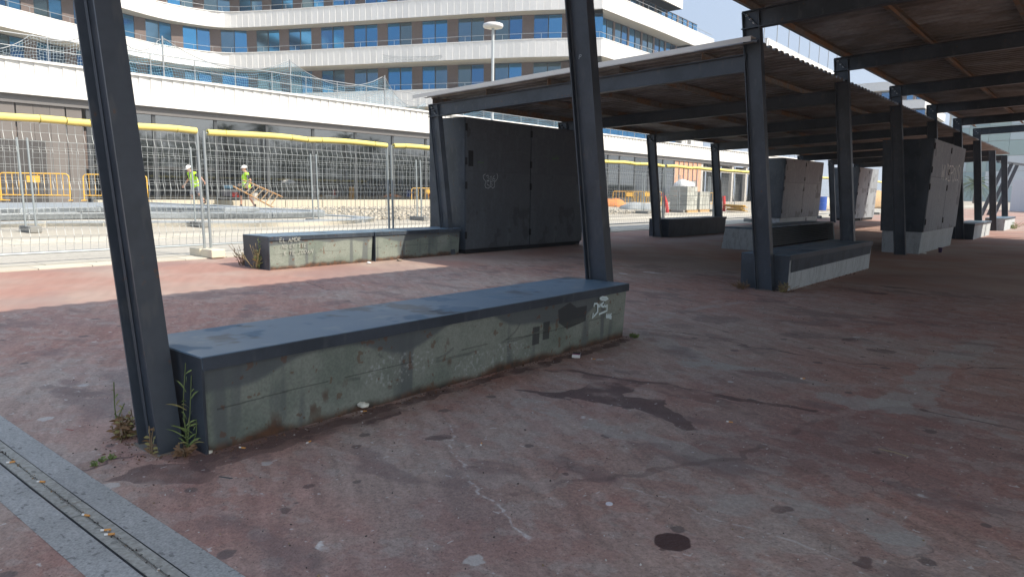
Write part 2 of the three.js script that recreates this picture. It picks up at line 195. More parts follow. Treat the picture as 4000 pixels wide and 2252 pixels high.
const FX0 = -4.7, FX1 = 1.5, FZ0 = 0.3, FZ1 = -5.9, foreMap = texture(2048, 2048, (u, v) => pavingColour(FX0 + (FX1 - FX0) * u, FZ0 + (FZ1 - FZ0) * v, true)); foreMap.wrapS = foreMap.wrapT = THREE.ClampToEdgeWrapping;
const nearBump = texture(1024, 1024, (u, v) => { const n = pf(u, v, 128, 2, 2) * 0.45 + pf(u, v, 24, 4, 8) * 0.55; return [n, n, n]; }, false); nearBump.repeat.set(8, 8);
const farMap = texture(1024, 2048, (u, v) => pavingColour(-10.2 + 34.2 * u, 12 - 92 * v, false)); farMap.wrapS = farMap.wrapT = THREE.ClampToEdgeWrapping;
structure('plaza_paving', sheet(-10.2, 24, 12, -80, -0.004, 40, 8), std(C(1, 1, 1), 0.82, { map: farMap, bumpMap: fineBump, bumpScale: 0.001 }));
structure('plaza_paving', sheet(NX0, NX1, NZ0, NZ1, 0, 30, 12), std(C(1, 1, 1), 0.78, { map: nearMap, bumpMap: nearBump, bumpScale: 0.004 }));
structure('plaza_paving', sheet(FX0, FX1, FZ0, FZ1, 0.003, 30, 12), std(C(1, 1, 1), 0.74, { map: foreMap, bumpMap: nearBump, bumpScale: 0.006 }));
// the ground beyond, one sheet to the horizon
const sandMap = texture(512, 512, (u, v) => { const n = pf(u, v, 6, 5, 4), f = pf(u, v, 64, 2, 7); return mul3(mix3([0.40, 0.36, 0.29], [0.34, 0.305, 0.26], n), 0.85 + 0.3 * f); }); 
function gridSheet(xs, zs, lift, s) { const pos = []; for (let i = 0; i + 1 < xs.length; i++) for (let j = 0; j + 1 < zs.length; j++) { const q = [[xs[i], zs[j]], [xs[i], zs[j + 1]], [xs[i + 1], zs[j + 1]], [xs[i + 1], zs[j]]]; const P = q.map(([x, z]) => [x, groundY(x) + lift, z]); for (const k of [0, 2, 1, 0, 3, 2]) pos.push(...P[k]); } const g = new THREE.BufferGeometry(); g.setAttribute('position', new THREE.Float32BufferAttribute(pos, 3)); g.computeVertexNormals(); if (g.attributes.normal.getY(0) < 0) { for (let i = 0; i < pos.length; i += 9) for (let k = 0; k < 3; k++) { const t = pos[i + 3 + k]; pos[i + 3 + k] = pos[i + 6 + k]; pos[i + 6 + k] = t; } g.setAttribute('position', new THREE.Float32BufferAttribute(pos, 3)); g.computeVertexNormals(); } return planar(g, s); }
structure('ground', gridSheet([-900, -25.5, -20, -15, -10.95, -3.2, 900], [900, 40, 0, -40, -100, -900], -0.02, 0.25), std(C(1, 1, 1), 0.9, { map: sandMap }));

// drainage channel across the foreground: grey concrete strip, steel-edged slot
const greyMap = texture(512, 512, (u, v) => { const n = pf(u, v, 5, 5, 4), f = pf(u, v, 120, 2, 7), s = pn(u, v, 44, 3); let c = mix3([0.36, 0.355, 0.34], [0.49, 0.485, 0.47], n); c = mul3(c, 0.68 + 0.64 * f); if (s > 0.86) c = mul3(c, 0.62); if (s < 0.08) c = mul3(c, 1.2); return c; });
const drainMat = std(C(1, 1, 1), 0.85, { map: greyMap, bumpMap: nearBump, bumpScale: 0.004 });
{
  const strip = (z0, z1, lift, mat, nm) => structure(nm, planar(sheet(-9, 4, z0, z1, lift, 24, 1), 1 / 0.7), mat);
  strip(-0.745, -0.855, 0.005, drainMat, 'drain_strip'); strip(-0.945, -1.052, 0.005, drainMat, 'drain_strip');
  const ch = thing('drainage_channel', 'grey concrete slot drain with steel edges running across the red paving', 'drain');
  const chMat = std(C(0.82, 0.80, 0.74), 0.85, { map: greyMap, bumpMap: nearBump, bumpScale: 0.003 });
  const r = rngOf(5);
  for (const [a, b] of [[-0.862, -0.893], [-0.903, -0.938]]) for (let x = -8.8; x < 3.6; x += 1.0) { const g = box(x + 0.004, x + 0.996, 0, 0.012, a, b); const p = g.attributes.position; for (let i = 0; i < p.count; i++) p.setY(i, p.getY(i) + groundY(p.getX(i)) - 0.004); part('channel_block', planar(g, 1 / 1.3, r()), chMat, ch); }
  const rail = (z, w, h, m, nm) => { const pts = []; for (let x = -9; x <= 4; x += 0.25) pts.push(x); const pos = []; const g = mergeGeometries(pts.slice(0, -1).map((x) => { const q = box(x, x + 0.25, 0, h, z + (noise(x * 3, z * 50) - 0.5) * 0.004, z - w); const p = q.attributes.position; for (let i = 0; i < p.count; i++) p.setY(i, p.getY(i) + groundY(p.getX(i))); return plain(q); })); part(nm, planar(g), m, ch); };
  rail(-0.8955, 0.0055, 0.004, M.black, 'slot_gap'); rail(-0.857, 0.004, 0.007, M.black, 'joint'); rail(-0.9395, 0.004, 0.007, M.black, 'joint');
  rail(-0.893, 0.0025, 0.011, chMat, 'edge_rail'); rail(-0.901, 0.0025, 0.011, chMat, 'edge_rail');
}

// ---------------------------------------------------------------- pergolas: leaning steel frames with corrugated roofs stepping up to the right
const PITCH = 3.645, FZ = (k) => -1.39 - PITCH * k;            // frame k stands at this z
const LEANX = -0.092, LEANZ = 0.045, SD = 0.205, SW = 0.105;   // lean per metre of height; section depth and flange width
function lean(g, y0) { const p = g.attributes.position; for (let i = 0; i < p.count; i++) { const h = p.getY(i) - y0; p.setX(i, p.getX(i) + LEANX * h); p.setZ(i, p.getZ(i) + LEANZ * h); } g.computeVertexNormals(); return g; }
function iColumn(x, z, y0, y1, depth = SD) { const h = depth / 2, gs = [box(x - h, x - h + 0.011, y0, y1, z - SW / 2, z + SW / 2), box(x + h - 0.011, x + h, y0, y1, z - SW / 2, z + SW / 2), box(x - h + 0.011, x + h - 0.011, y0, y1, z - 0.0045, z + 0.0045)];
  for (const [sx, sz] of [[-1, 1], [-1, -1], [1, 1], [1, -1]]) { const q = box(-0.006, 0.006, y0, y1, -0.006, 0.006); q.rotateY(Math.PI / 4); q.translate(x + sx * (h - 0.014), 0, z + sz * 0.008); gs.push(q); }
  return planar(lean(mergeGeometries(gs.map(plain)), y0), 0.8, z * 0.37); }
function iBeam(x0, x1, yTop, z, slope) { const t = 0.0105, L = x1 - x0, gs = [box(0, L, -t, 0, -SW / 2 - 0.001, SW / 2 + 0.001), box(0, L, -SD, -SD + t, -SW / 2 - 0.001, SW / 2 + 0.001), box(0, L, -SD + t, -t, -0.0055, 0.0055)]; const g = mergeGeometries(gs.map(plain)); const p = g.attributes.position; for (let i = 0; i < p.count; i++) p.setXYZ(i, x0 + p.getX(i), yTop + p.getY(i) + slope * p.getX(i), z + p.getZ(i)); g.computeVertexNormals(); return planar(g, 0.8, z * 0.21); }
const SLOPE = 0.045;
// corrugated sheet one metre wide along z, running up the slope in x
const PROFILE = [[0, 0], [0.075, 0], [0.1, 0.038], [0.175, 0.038], [0.2, 0]];
function sheetGeo(x0, x1, y0, z0, n = 5) { const pos = [], uv = [], cut = [x0, (x0 + x1) / 2, x1]; const pr = []; for (let k = 0; k < n; k++) for (let i = k ? 1 : 0; i < 5; i++) pr.push([k * 0.2 + PROFILE[i][0], PROFILE[i][1]]);
  for (let c = 0; c < 2; c++) for (let i = 0; i + 1 < pr.length; i++) { const q = [[cut[c], pr[i]], [cut[c], pr[i + 1]], [cut[c + 1], pr[i + 1]], [cut[c + 1], pr[i]]].map(([x, [dz, dy]]) => [x, y0 + SLOPE * (x - x0) + dy, z0 - dz]); for (const k of [0, 2, 1, 0, 3, 2]) { pos.push(...q[k]); uv.push(q[k][0] * 0.5, q[k][2] * 0.5); } }
  const g = new THREE.BufferGeometry(); g.setAttribute('position', new THREE.Float32BufferAttribute(pos, 3)); g.setAttribute('uv', new THREE.Float32BufferAttribute(uv, 2)); g.computeVertexNormals(); return g; }
const sheetTone = [1, 0.85, 1.12].map((k) => { const m = M.roofUnder.clone(); m.color = C(k, k, k); return m; });   // sheets differ a little, the same on every roof
function pergola(level, label, k0, k1, zNear, zFar, shortFrom) {
  const dx = level * 5.387, dy = level * 0.72, xb = -8.55 + dx, top = 2.55 + dy, xl = xb - SD / 2 + LEANX * (top - 0.08);   // xl: outer left corner at the top
  const xr = xl + 5.40, P = thing('pergola', label, 'pergola'), r = rngOf(20 + level);
  for (let k = k0; k <= k1; k++) {
    const z = FZ(k), yb = groundY(xb), zt = z + LEANZ * (top - yb), col = part('column', iColumn(xb, z, yb, top - 0.0125), M.steel, P);
    part('base_plate', [rbox(xb - 0.125, xb + 0.125, yb - 0.006, yb + 0.006, z - 0.075, z + 0.075, 0.003)], M.purlin, col);
    const shortRight = shortFrom !== undefined && k >= shortFrom, xe = shortRight ? xr + 0.02 : xr - 0.03;
    const bm = part('beam', iBeam(xl, xe, top, zt, SLOPE), M.steel, P);
    part('mitre_plate', [bar(V(xl + 0.008, top - 0.014, zt), V(xl + SD + 0.012, top - SD + 0.004, zt), 0.012, SW - 0.004)], M.steel, bm);
    if (shortRight) { const c2 = part('column', iColumn(xb + 5.387, z, groundY(xb + 5.387), top + 0.235), M.steel, P); }
    else part('end_plate', [box(xe, xe + 0.012, top - SD + SLOPE * 5.2 - 0.01, top + SLOPE * 5.2 + 0.01, zt - 0.06, zt + 0.06)], M.steel, bm);
    for (let i = 0; i < 3; i++) part('bolt', new THREE.CylinderGeometry(0.014, 0.014, 0.03, 6).rotateX(Math.PI / 2).translate(xl + 0.05 + i * 0.045, top - 0.05 - i * 0.045, zt + SW / 2 - 0.03), M.flashing, bm);
  }
  const xs = [0.10, 1.28, 2.46, 3.64, 4.82].map((d) => xl + d), yTop = (x) => top + SLOPE * (x - xl);
  for (const x of xs) { const y = yTop(x), L = (a, b, c, d) => box(x + a, x + b, y + c, y + d, zNear - 0.1, zFar + 0.1); part('purlin', planar(mergeGeometries([L(0, 0.05, 0.002, 0.008), L(0, 0.006, 0.008, 0.094), L(0, 0.05, 0.094, 0.1)].map(plain)), 0.6, x), M.purlin, P); }
  const y0 = yTop(xl) + 0.1015, n = Math.round((zNear - zFar));
  for (let i = 0; i < n; i++) part('roof_sheet', sheetGeo(xl - 0.02, xr + 0.11, y0 - 0.0009 + 0.0004 * (i % 2), zNear - i, 5), sheetTone[r() * 3 | 0], P);
  const f0 = V(xl - 0.16, y0 + 0.045 - SLOPE * 0.14, zNear + 0.02), f1 = V(xr + 0.11, y0 + 0.045 + SLOPE * 5.53, zNear + 0.02);
  part('edge_flashing', [bar(f0, f1, 0.006, 0.16), bar(f0.clone().add(V(0, -0.028, 0.08)), f1.clone().add(V(0, -0.028, 0.08)), 0.055, 0.004)], M.flashing, P);
  return P;
}
pergola(0, 'low dark steel pergola with corrugated roof above the steel locker and the louvred bench', 2, 9, -8.42, -35.5, 8);
pergola(1, 'higher dark steel pergola with rusty corrugated roof over the near and middle benches', 0, 7, -1.12, -26.4);
pergola(2, 'tallest dark steel pergola rising on the sunny side of the other two', 0, 7, -1.12, -26.4);

// ---------------------------------------------------------------- benches
const BH = 0.437;
const benchFace = (seed, marks, tone = 0.92) => { const W = 1024, H = 160, cv = document.createElement('canvas'); cv.width = W; cv.height = H; const g = cv.getContext('2d'); g.fillStyle = '#000'; g.fillRect(0, 0, W, H); if (marks) marks(g, W, H); const md = g.getImageData(0, 0, W, H).data;
  return texture(W, H, (u, v) => { const X = u * 3.6, Y = v * 0.44, n = fbm(X * 4 + seed, Y * 4, 4), drip = fbm(X * 9 + seed * 3, Y * 1.2, 3), f = noise(X * 120, Y * 120);
    let c = mix3([0.165, 0.20, 0.17], [0.24, 0.27, 0.235], smooth(0.3, 0.7, n)); c = mul3(c, 0.85 + 0.3 * f);
    c = mix3(c, [0.10, 0.115, 0.12], 0.75 * smooth(0.55, 0.7, drip));
    const lap = fbm(X * 1.7 + seed * 7, 3.3, 2); c = mix3(c, [0.085, 0.10, 0.11], 0.85 * smooth(0, 0.03, Y - (0.16 + 0.3 * lap)));
    const k = (Math.min(H - 1, ((1 - v) * H) | 0) * W + Math.min(W - 1, (u * W) | 0)) * 4; c = mix3(c, [0.028, 0.032, 0.036], md[k] / 255); c = mix3(c, [0.10, 0.055, 0.035], 0.85 * md[k + 1] / 255 * smooth(0.46, 0.62, fbm(X * 26, Y * 14, 4))); c = mix3(c, [0.5, 0.55, 0.55], md[k + 2] / 255 * 0.4 * smooth(0.60, 0.74, fbm(X * 60, Y * 60, 3)));
    const rust = 0.035 + 0.07 * fbm(X * 6 + seed, 9, 3); c = mix3(c, mix3([0.13, 0.055, 0.025], [0.035, 0.025, 0.02], noise(X * 40, Y * 40)), smooth(rust + 0.02, rust - 0.03, Y) * 0.95);
    if (fbm(X * 22 + seed, Y * 22 + 5, 3) > 0.76) c = mix3(c, [0.13, 0.06, 0.03], 0.6);
    const sc = Math.abs(Y - 0.2 - 0.02 * noise(X * 2, seed)); if (sc < 0.003 && noise(X * 7, 3) > 0.45) c = mul3(c, 0.55);
    return mul3(c, tone); }); };
const capMap = texture(512, 256, (u, v) => { const n = pf(u, v, 5, 5, 6), b = smooth(0.58, 0.70, pf(u, v, 9, 5, 9) * 0.8 + pf(u, v, 40, 2, 3) * 0.2), w = smooth(0.66, 0.8, pf(u, v, 16, 4, 21)); return mix3(mix3(mix3([0.085, 0.145, 0.20], [0.115, 0.18, 0.245], n), [0.035, 0.04, 0.045], b * 0.8), [0.2, 0.24, 0.27], w * 0.6); });
const capRough = texture(512, 256, (u, v) => { const n = 0.36 + 0.14 * pf(u, v, 6, 3, 3) + 0.25 * smooth(0.60, 0.68, pf(u, v, 12, 3, 9)); return [n, n, n]; }, false);
const capMat = new THREE.MeshPhysicalMaterial({ color: C(1, 1, 1), roughness: 1, map: capMap, roughnessMap: capRough, ior: 1.6, side: THREE.DoubleSide });
const capEdge = std(C(0.9, 0.95, 1), 0.45, { map: steelMap });
const concreteMap = texture(512, 512, (u, v) => { const n = pf(u, v, 6, 5, 7), f = pf(u, v, 80, 2, 5), d = smooth(0.56, 0.72, pf(u, v * 0.3, 20, 3, 2)); let c = mix3([0.37, 0.41, 0.43], [0.45, 0.49, 0.51], n); c = mul3(c, 0.85 + 0.3 * f); return mix3(c, [0.20, 0.21, 0.215], d * 0.35); });
M.concrete = std(C(1, 1, 1), 0.85, { map: concreteMap, bumpMap: fineBump, bumpScale: 0.002 });
function bench(label, x0, x1, z0, z1, face, seams = [], endMat = M.steel) {   // x1: seat front; z0 near end, z1 far end
  const B = thing('bench', label, 'bench'), y = groundY((x0 + x1) / 2), cuts = [z0, ...seams, z1];
  for (let i = 0; i + 1 < cuts.length; i++) { const a = cuts[i] - (i ? 0.014 : 0), b = cuts[i + 1] + (i + 2 < cuts.length ? 0.014 : 0), g = 0.016, yb = y - 0.03, yt = y + BH - 0.056;
    const body = part('body', taper(x0 + 0.03, x1 - 0.03, a - 0.03, b + 0.03, yb, yt, g), face ? std(C(1, 1, 1), 0.62, { map: face, bumpMap: fineBump, bumpScale: 0.001 }) : M.concrete, B);
    if (face) { const p = body.geometry.attributes.position, uv = body.geometry.attributes.uv; for (let k = 0; k < p.count; k++) uv.setXY(k, (p.getZ(k) - z0) / (z1 - z0), clamp((p.getY(k) - y) / 0.44, 0.005, 0.995)); }
    const cap = part('seat_plate', planar(rbox(x0, x1, yt + 0.001, y + BH, a, b, 0.004), 0.45, i * 0.3), capMat, B);
    part('edge_strip', planar(box(x1 - 0.004, x1 + 0.003, yt - 0.004, y + BH - 0.004, a - 0.002, b + 0.002)), capEdge, B);
    part('end_panel', hexa([[x0 + 0.01, yb, a - 0.008], [x1 - 0.014, yb, a - 0.008], [x1 - 0.014, yb, a - 0.02], [x0 + 0.01, yb, a - 0.02]], [[x0 + 0.002, y + BH - 0.006, a + 0.004], [x1 - 0.001, y + BH - 0.006, a + 0.004], [x1 - 0.001, y + BH - 0.006, a - 0.008], [x0 + 0.002, y + BH - 0.006, a - 0.008]]), endMat, B); }
  return B;
}
const paint = (hex) => std(new THREE.Color(hex), 0.6);
const bench1 = bench('long dark bench with a white JUICY 666 tag between two leaning columns', -3.5, -2.905, -1.465, -4.985, benchFace(3, (g, W, H) => {
  g.fillStyle = 'rgb(215,0,0)'; g.beginPath(); for (const [x, y] of [[0.735, 0.24], [0.775, 0.16], [0.80, 0.26], [0.838, 0.26], [0.836, 0.50], [0.77, 0.56], [0.74, 0.44]]) g.lineTo(x * W, y * H); g.fill(); g.fillRect(0.655 * W, 0.42 * H, 0.022 * W, 0.26 * H); g.fillRect(0.688 * W, 0.38 * H, 0.021 * W, 0.26 * H);
  g.strokeStyle = 'rgba(130,0,0,0.7)'; g.lineWidth = 5; g.beginPath(); g.ellipse(0.36 * W, 0.3 * H, 90, 40, 0.1, 0.4, 2.8); g.stroke(); g.beginPath(); g.ellipse(0.5 * W, 0.25 * H, 120, 55, 0, 0.2, 1.9); g.stroke(); g.beginPath(); g.ellipse(0.46 * W, 0.5 * H, 250, 12, -0.02, 0.3, 3); g.stroke();
  g.fillStyle = 'rgba(0,220,0,0.8)'; for (const [x, y, r] of [[.16, .78, 13], [.18, .66, 7], [.10, .80, 10], [.22, .62, 9], [.27, .45, 6], [.07, .70, 6], [.42, .40, 8], [.43, .62, 5], [.30, .72, 5]]) { g.beginPath(); const gd = g.createRadialGradient(x * W, y * H, 0, x * W, y * H, r * 2.2); gd.addColorStop(0, 'rgba(0,255,0,1)'); gd.addColorStop(1, 'rgba(0,255,0,0)'); g.fillStyle = gd; g.ellipse(x * W, y * H, r * 1.1, r * 2.4, 0, 0, 7); g.fill(); }
  g.fillStyle = 'rgba(0,0,255,0.9)'; g.beginPath(); g.ellipse(0.55 * W, 0.75 * H, 110, 34, 0, 0, 7); g.fill(); g.beginPath(); g.ellipse(0.32 * W, 0.55 * H, 80, 30, 0, 0, 7); g.fill(); }));
const onFace = (X) => (u, v) => V(X + 0.003 + (v - 0.2) * 0.04, v, u);   // u: world z, v: world y
{ // graffiti on the near bench
  const q = (px, py) => { const p = onX(px, py, -2.918); return [p.z, p.y]; }, F = (l) => l.map(([a, b]) => q(2200 + a / 4.143, 1000 + b / 4.143)), w = paint('#cfe0e2');
  const lines = [F([[485, 815], [490, 770], [535, 762], [545, 800], [548, 900], [500, 960], [468, 1003], [480, 915]]), F([[555, 770], [557, 815], [580, 812], [582, 772]]), F([[600, 760], [605, 815]]), F([[640, 745], [615, 765], [618, 812], [650, 815]]), F([[655, 775], [662, 812], [685, 808]]), F([[695, 778], [698, 880], [640, 905], [568, 938]]), F([[570, 680], [610, 660], [680, 665], [712, 685], [670, 705], [610, 700], [572, 682]]), F([[705, 928], [690, 950], [692, 985], [712, 990], [716, 965], [696, 960]]), F([[735, 928], [722, 955], [724, 990], [742, 990], [744, 965], [726, 962]]), F([[772, 926], [752, 950], [752, 1005], [768, 1008], [770, 975], [754, 970]])];
  part('graffiti', strokes(lines, 0.016, (u, v) => V(-2.915 + (v - 0.2) * 0.045, v, u), V(1, 0, 0)), w, bench1);
}
const bench2 = bench('grey concrete bench with a dark band painted along its top, before the louvred bench', -3.5, -2.9, -8.72, -12.6, null);
part('painted_band', [hexa([[-2.914, 0.22, -8.82], [-2.911, 0.22, -8.82], [-2.911, 0.24, -12.5], [-2.914, 0.24, -12.5]], [[-2.904, 0.392, -8.80], [-2.901, 0.392, -8.80], [-2.901, 0.392, -12.55], [-2.904, 0.392, -12.55]])], std(C(0.9, 0.95, 1), 0.6, { map: steelMap }), bench2);
const bench3 = bench('weathered green-grey bench in two halves, EL AMOR scrawled on it, in the sun', -9.06, -8.43, -5.22, -8.84, benchFace(11), [-6.98]);
{ const w = paint('#9a9d96'), X = -8.438; const lines = [...writing('EL AMOR', 0, 0.355, 0.055, 0.1, 4), ...writing('NO EXISTE', 0.03, 0.275, 0.05, 0.1, 5), ...writing('K TE JODAN', 0.06, 0.185, 0.055, 0.15, 6)];
  const z0 = onX(1090, 950, X).z; part('graffiti', strokes(lines, 0.007, (u, v) => V(X + 0.004 + (v - 0.2) * 0.043, v + groundY(-8.7), z0 - u), V(1, 0, 0)), w, bench3); }
bench('dark bench, shade put into its colour, under the low pergola behind the leaning column', -8.9, -8.35, -16.15, -19.6, null, [], M.steel).traverse((o) => { if (o.isMesh) o.material = M.benchShade; });  // every part recoloured dark in place of shade and backlight
bench('grey concrete bench with bright end, beyond the WIDEPOUSI locker', -3.45, -2.85, -23.35, -26.9, null);
bench('pale concrete bench at the sunny far end of the pergola row', -3.45, -2.85, -30.65, -34.2, null, [], M.concrete);
// louvred bench
const slatM = std(C(0.16, 0.17, 0.175), 0.45);
{ const B = thing('louvred_bench', 'low bench with pale concrete ends and rows of dark louvre slats', 'bench'), x0 = -6.07, x1 = -5.45, z0 = -14.2, z1 = -19.5, y = groundY(-5.7);
  for (const [a, b] of [[z0, z0 - 0.09], [z1 + 0.09, z1]]) part('end_wall', hexa([[x0 - 0.06, y, a], [x1 + 0.06, y, a], [x1 + 0.06, y, b], [x0 - 0.06, y, b]], [[x0, y + 0.42, a], [x1, y + 0.42, a], [x1, y + 0.42, b], [x0, y + 0.42, b]]), M.concrete, B);
  for (let i = 0; i < 4; i++) { const L = (z1 - z0) / 4; part('seat_slab', planar(rbox(x0 - 0.01, x1 + 0.01, y + 0.421, y + 0.455, z0 + L * i - 0.003, z0 + L * (i + 1) + 0.003, 0.005), 0.5), capMat, B); }
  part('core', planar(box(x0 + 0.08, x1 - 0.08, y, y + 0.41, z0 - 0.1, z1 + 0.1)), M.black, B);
  for (let i = 0; i < 9; i++) for (const s of [1, -1]) { const yy = y + 0.06 + i * 0.041, e = 0.055 - i * 0.006, x = s > 0 ? x1 + e : x0 - e; const g = box(-0.022, 0.022, -0.004, 0.004, z0 - 0.092, z1 + 0.092); g.rotateZ(-s * 0.6); g.translate(x - s * 0.02, yy, 0); part('slat', planar(g), slatM, B); }
}

// ---------------------------------------------------------------- steel locker cabinets
function cabinet(label, xf, depth, z0, z1, tall, lockMat, plinth, leanF = 0.03) {
  const K = thing('locker_cabinet', label, 'locker'), y = groundY(xf), xb = xf - depth, T = y + tall, P = y + plinth, L = leanF * tall;
  const ff = (yy) => xf + leanF * (yy - y);
  part('plinth', hexa([[xb + 0.05, y - 0.02, z0 - 0.05], [xf - 0.05, y - 0.02, z0 - 0.05], [xf - 0.05, y - 0.02, z1 + 0.05], [xb + 0.05, y - 0.02, z1 + 0.05]], [[xb + 0.03, P, z0 - 0.03], [ff(P) - 0.03, P, z0 - 0.03], [ff(P) - 0.03, P, z1 + 0.03], [xb + 0.03, P, z1 + 0.03]]), plinth > 0.2 ? M.concrete : M.black, K);
  part('casing', hexa([[xb, P + 0.002, z0], [ff(P) - 0.012, P + 0.002, z0], [ff(P) - 0.012, P + 0.002, z1], [xb, P + 0.002, z1]], [[xb - L, T, z0 + 0.02], [ff(T) - 0.012, T, z0 + 0.02], [ff(T) - 0.012, T, z1 - 0.02], [xb - L, T, z1 - 0.02]]), M.steel, K);
  const n = 2, mid = P + (tall - plinth) * 0.60, w = (z1 - z0) / n;
  for (let i = 0; i < n; i++) for (const [a, b] of [[P + 0.012, mid - 0.005], [mid + 0.005, T - 0.012]]) { const za = z0 + w * i - 0.012, zb = z0 + w * (i + 1) + 0.012;
    const d = part('door', hexa([[ff(a) - 0.014, a, za], [ff(a) + 0.004, a, za], [ff(a) + 0.004, a, zb], [ff(a) - 0.014, a, zb]], [[ff(b) - 0.014, b, za], [ff(b) + 0.004, b, za], [ff(b) + 0.004, b, zb], [ff(b) - 0.014, b, zb]]), lockMat, K); planar(d.geometry, 0.26, i * 0.37, a * 0.3);
    for (const t of [0.18, 0.82]) { const yy = a + (b - a) * t; part('hinge', box(ff(yy) + 0.004, ff(yy) + 0.02, yy - 0.06, yy + 0.06, za + 0.03, za - 0.01), M.black, d); } }
  return K;
}
const lockMap = texture(1024, 512, (u, v) => { const n = pf(u, v, 4, 6, 9), d = pf(u, v * 0.15, 40, 4, 2), f = pf(u, v, 120, 2, 5); let c = mix3([0.058, 0.067, 0.078], [0.088, 0.10, 0.112], n); c = mix3(c, [0.10, 0.118, 0.132], 0.5 * smooth(0.5, 0.8, d)); c = mix3(c, [0.03, 0.033, 0.036], 0.6 * smooth(0.64, 0.72, pf(u, v, 12, 4, 31))); return mul3(c, 0.85 + 0.3 * f); });
const lockerMat = std(C(1, 1, 1), 0.5, { map: lockMap });
const greyDoor = std(C(3.2, 3.1, 3.0), 0.7, { map: lockMap });
const K1 = cabinet('tall dark steel locker with the white 316 CB tag beside the sunny bench', -8.41, 0.85, -8.93, -12.45, 2.285, lockerMat, 0.07, 0.0);
{ const X = -8.40, w = paint('#b9c2c4'), g2 = paint('#4d7a38'), f2 = paint('#5d6668'); const q = (a, b) => { const p = onX(1600 + a / 2.416, 500 + b / 2.416, X); return [p.z, p.y]; }, F = (l) => l.map(([a, b]) => q(a, b)), map = (u, v) => V(X + 0.0005, v, u), nn = V(1, 0, 0);
  part('graffiti', strokes([F([[722, 452], [740, 445], [748, 458], [735, 468], [752, 478], [745, 495], [728, 492]]), F([[758, 465], [770, 450], [766, 495]]), F([[800, 448], [785, 470], [782, 495], [800, 500], [806, 480], [788, 478]]), F([[752, 500], [728, 500], [732, 535], [755, 542]]), F([[762, 498], [764, 545], [785, 535], [766, 520], [782, 510], [762, 500]]),
    F([[715, 432], [692, 450], [698, 480], [718, 500], [710, 540], [718, 562], [740, 568], [765, 550], [785, 568], [802, 550], [800, 510], [826, 480], [832, 450], [822, 428]])], 0.0085, map, nn), w, K1);
  part('graffiti', strokes([...writing('AIX', onX(1920, 585, X).z, 1.72, 0.10, 0.2, 9).map((l) => l.map(([a, b]) => [2 * onX(1920, 585, X).z - a, b])), F([[890, 240], [950, 228], [1040, 222], [1105, 240]]), ...[0, 1, 2, 3].map((i) => F([[890 + i * 9, 315 + i * 12], [915, 305 + i * 22], [940, 322 + i * 18], [965, 308 + i * 20], [995, 318 + i * 16]])), F([[1290, 470], [1300, 530], [1350, 535], [1365, 500], [1340, 470], [1300, 475]]), F([[1165, 280], [1210, 262], [1230, 275], [1260, 255], [1290, 270], [1320, 245]])], 0.006, map, nn), f2, K1);
  part('graffiti', strokes([F([[1345, 300], [1355, 270], [1370, 300], [1385, 255], [1400, 300], [1410, 270]]), F([[1350, 290], [1410, 285]]), F([[640, 325], [660, 318], [680, 328], [698, 322]])], 0.009, map, nn), g2, K1);
  part('louvre_plate', rbox(X - 0.003, X + 0.006, onX(1837, 618, X).y - 0.13, onX(1837, 618, X).y + 0.13, onX(1830, 640, X).z, onX(1848, 640, X).z, 0.004), M.black, K1); }
const K3 = cabinet('grey locker on a concrete base with WIDEPOUSI scratched across its doors', -2.89, 0.78, -16.46, -20.3, 2.29, greyDoor, 0.44, 0.035);
{ const q = (px, py) => { const p = onX(px, py, -2.83); return [p.z, p.y]; }, z0 = q(3678, 690)[0], y0 = q(3678, 702)[1]; const lines = writing('WIDEPOUSI', 0, y0, 0.34, 0.0, 3, 0.78); part('graffiti', strokes(lines, 0.03, (u, v) => V(-2.89 + 0.035 * v + 0.006, v, z0 - u * 1.05), V(1, 0, 0)), paint('#dcdcd8'), K3); }
cabinet('grey locker standing behind the louvred bench near the fence', -8.45, 0.9, -24.2, -28.2, 2.27, greyDoor, 0.30, 0.035);
cabinet('grey locker half in the sun at the end of the low pergola', -8.45, 0.9, -33.2, -36.4, 2.27, greyDoor, 0.10, 0.035);

// ---------------------------------------------------------------- the building behind the site
const whiteMap = texture(256, 256, (u, v) => { const n = pf(u, v, 4, 4, 3), d = pf(u, v * 0.3, 16, 3, 6); let c = mix3([0.66, 0.66, 0.65], [0.72, 0.72, 0.71], n); return mul3(c, 0.94 + 0.08 * d); });
const whites = [1, 0.965, 1.02, 0.94].map((k) => std(C(k, k, k), 0.5, { map: whiteMap }));
M.soffit = std(C(0.52, 0.485, 0.41), 0.8);
const brownMap = texture(256, 256, (u, v) => { const n = pf(u, v, 8, 4, 5), f = pf(u, v, 64, 2, 2); return mul3(mix3([0.125, 0.095, 0.085], [0.16, 0.122, 0.11], n), 0.8 + 0.4 * f); });
M.brown = std(C(1, 1, 1), 0.75, { map: brownMap });
M.frame = std(C(0.05, 0.055, 0.06), 0.4);
const blueGlass = [[0.05, 0.22, 0.42], [0.07, 0.25, 0.46], [0.10, 0.19, 0.27], [0.05, 0.17, 0.34], [0.11, 0.17, 0.20]].map(([r, g, b]) => new THREE.MeshStandardMaterial({ color: C(r, g, b), roughness: 0.09, metalness: 0.88, side: THREE.DoubleSide }));
const darkGlass = [0.24, 0.27, 0.20].map((k) => new THREE.MeshStandardMaterial({ color: C(k, k * 1.0, k * 0.96), roughness: 0.035, metalness: 1, side: THREE.DoubleSide }));
const railMat = std(C(0.30, 0.32, 0.335), 0.4, { metalness: 0.3 });
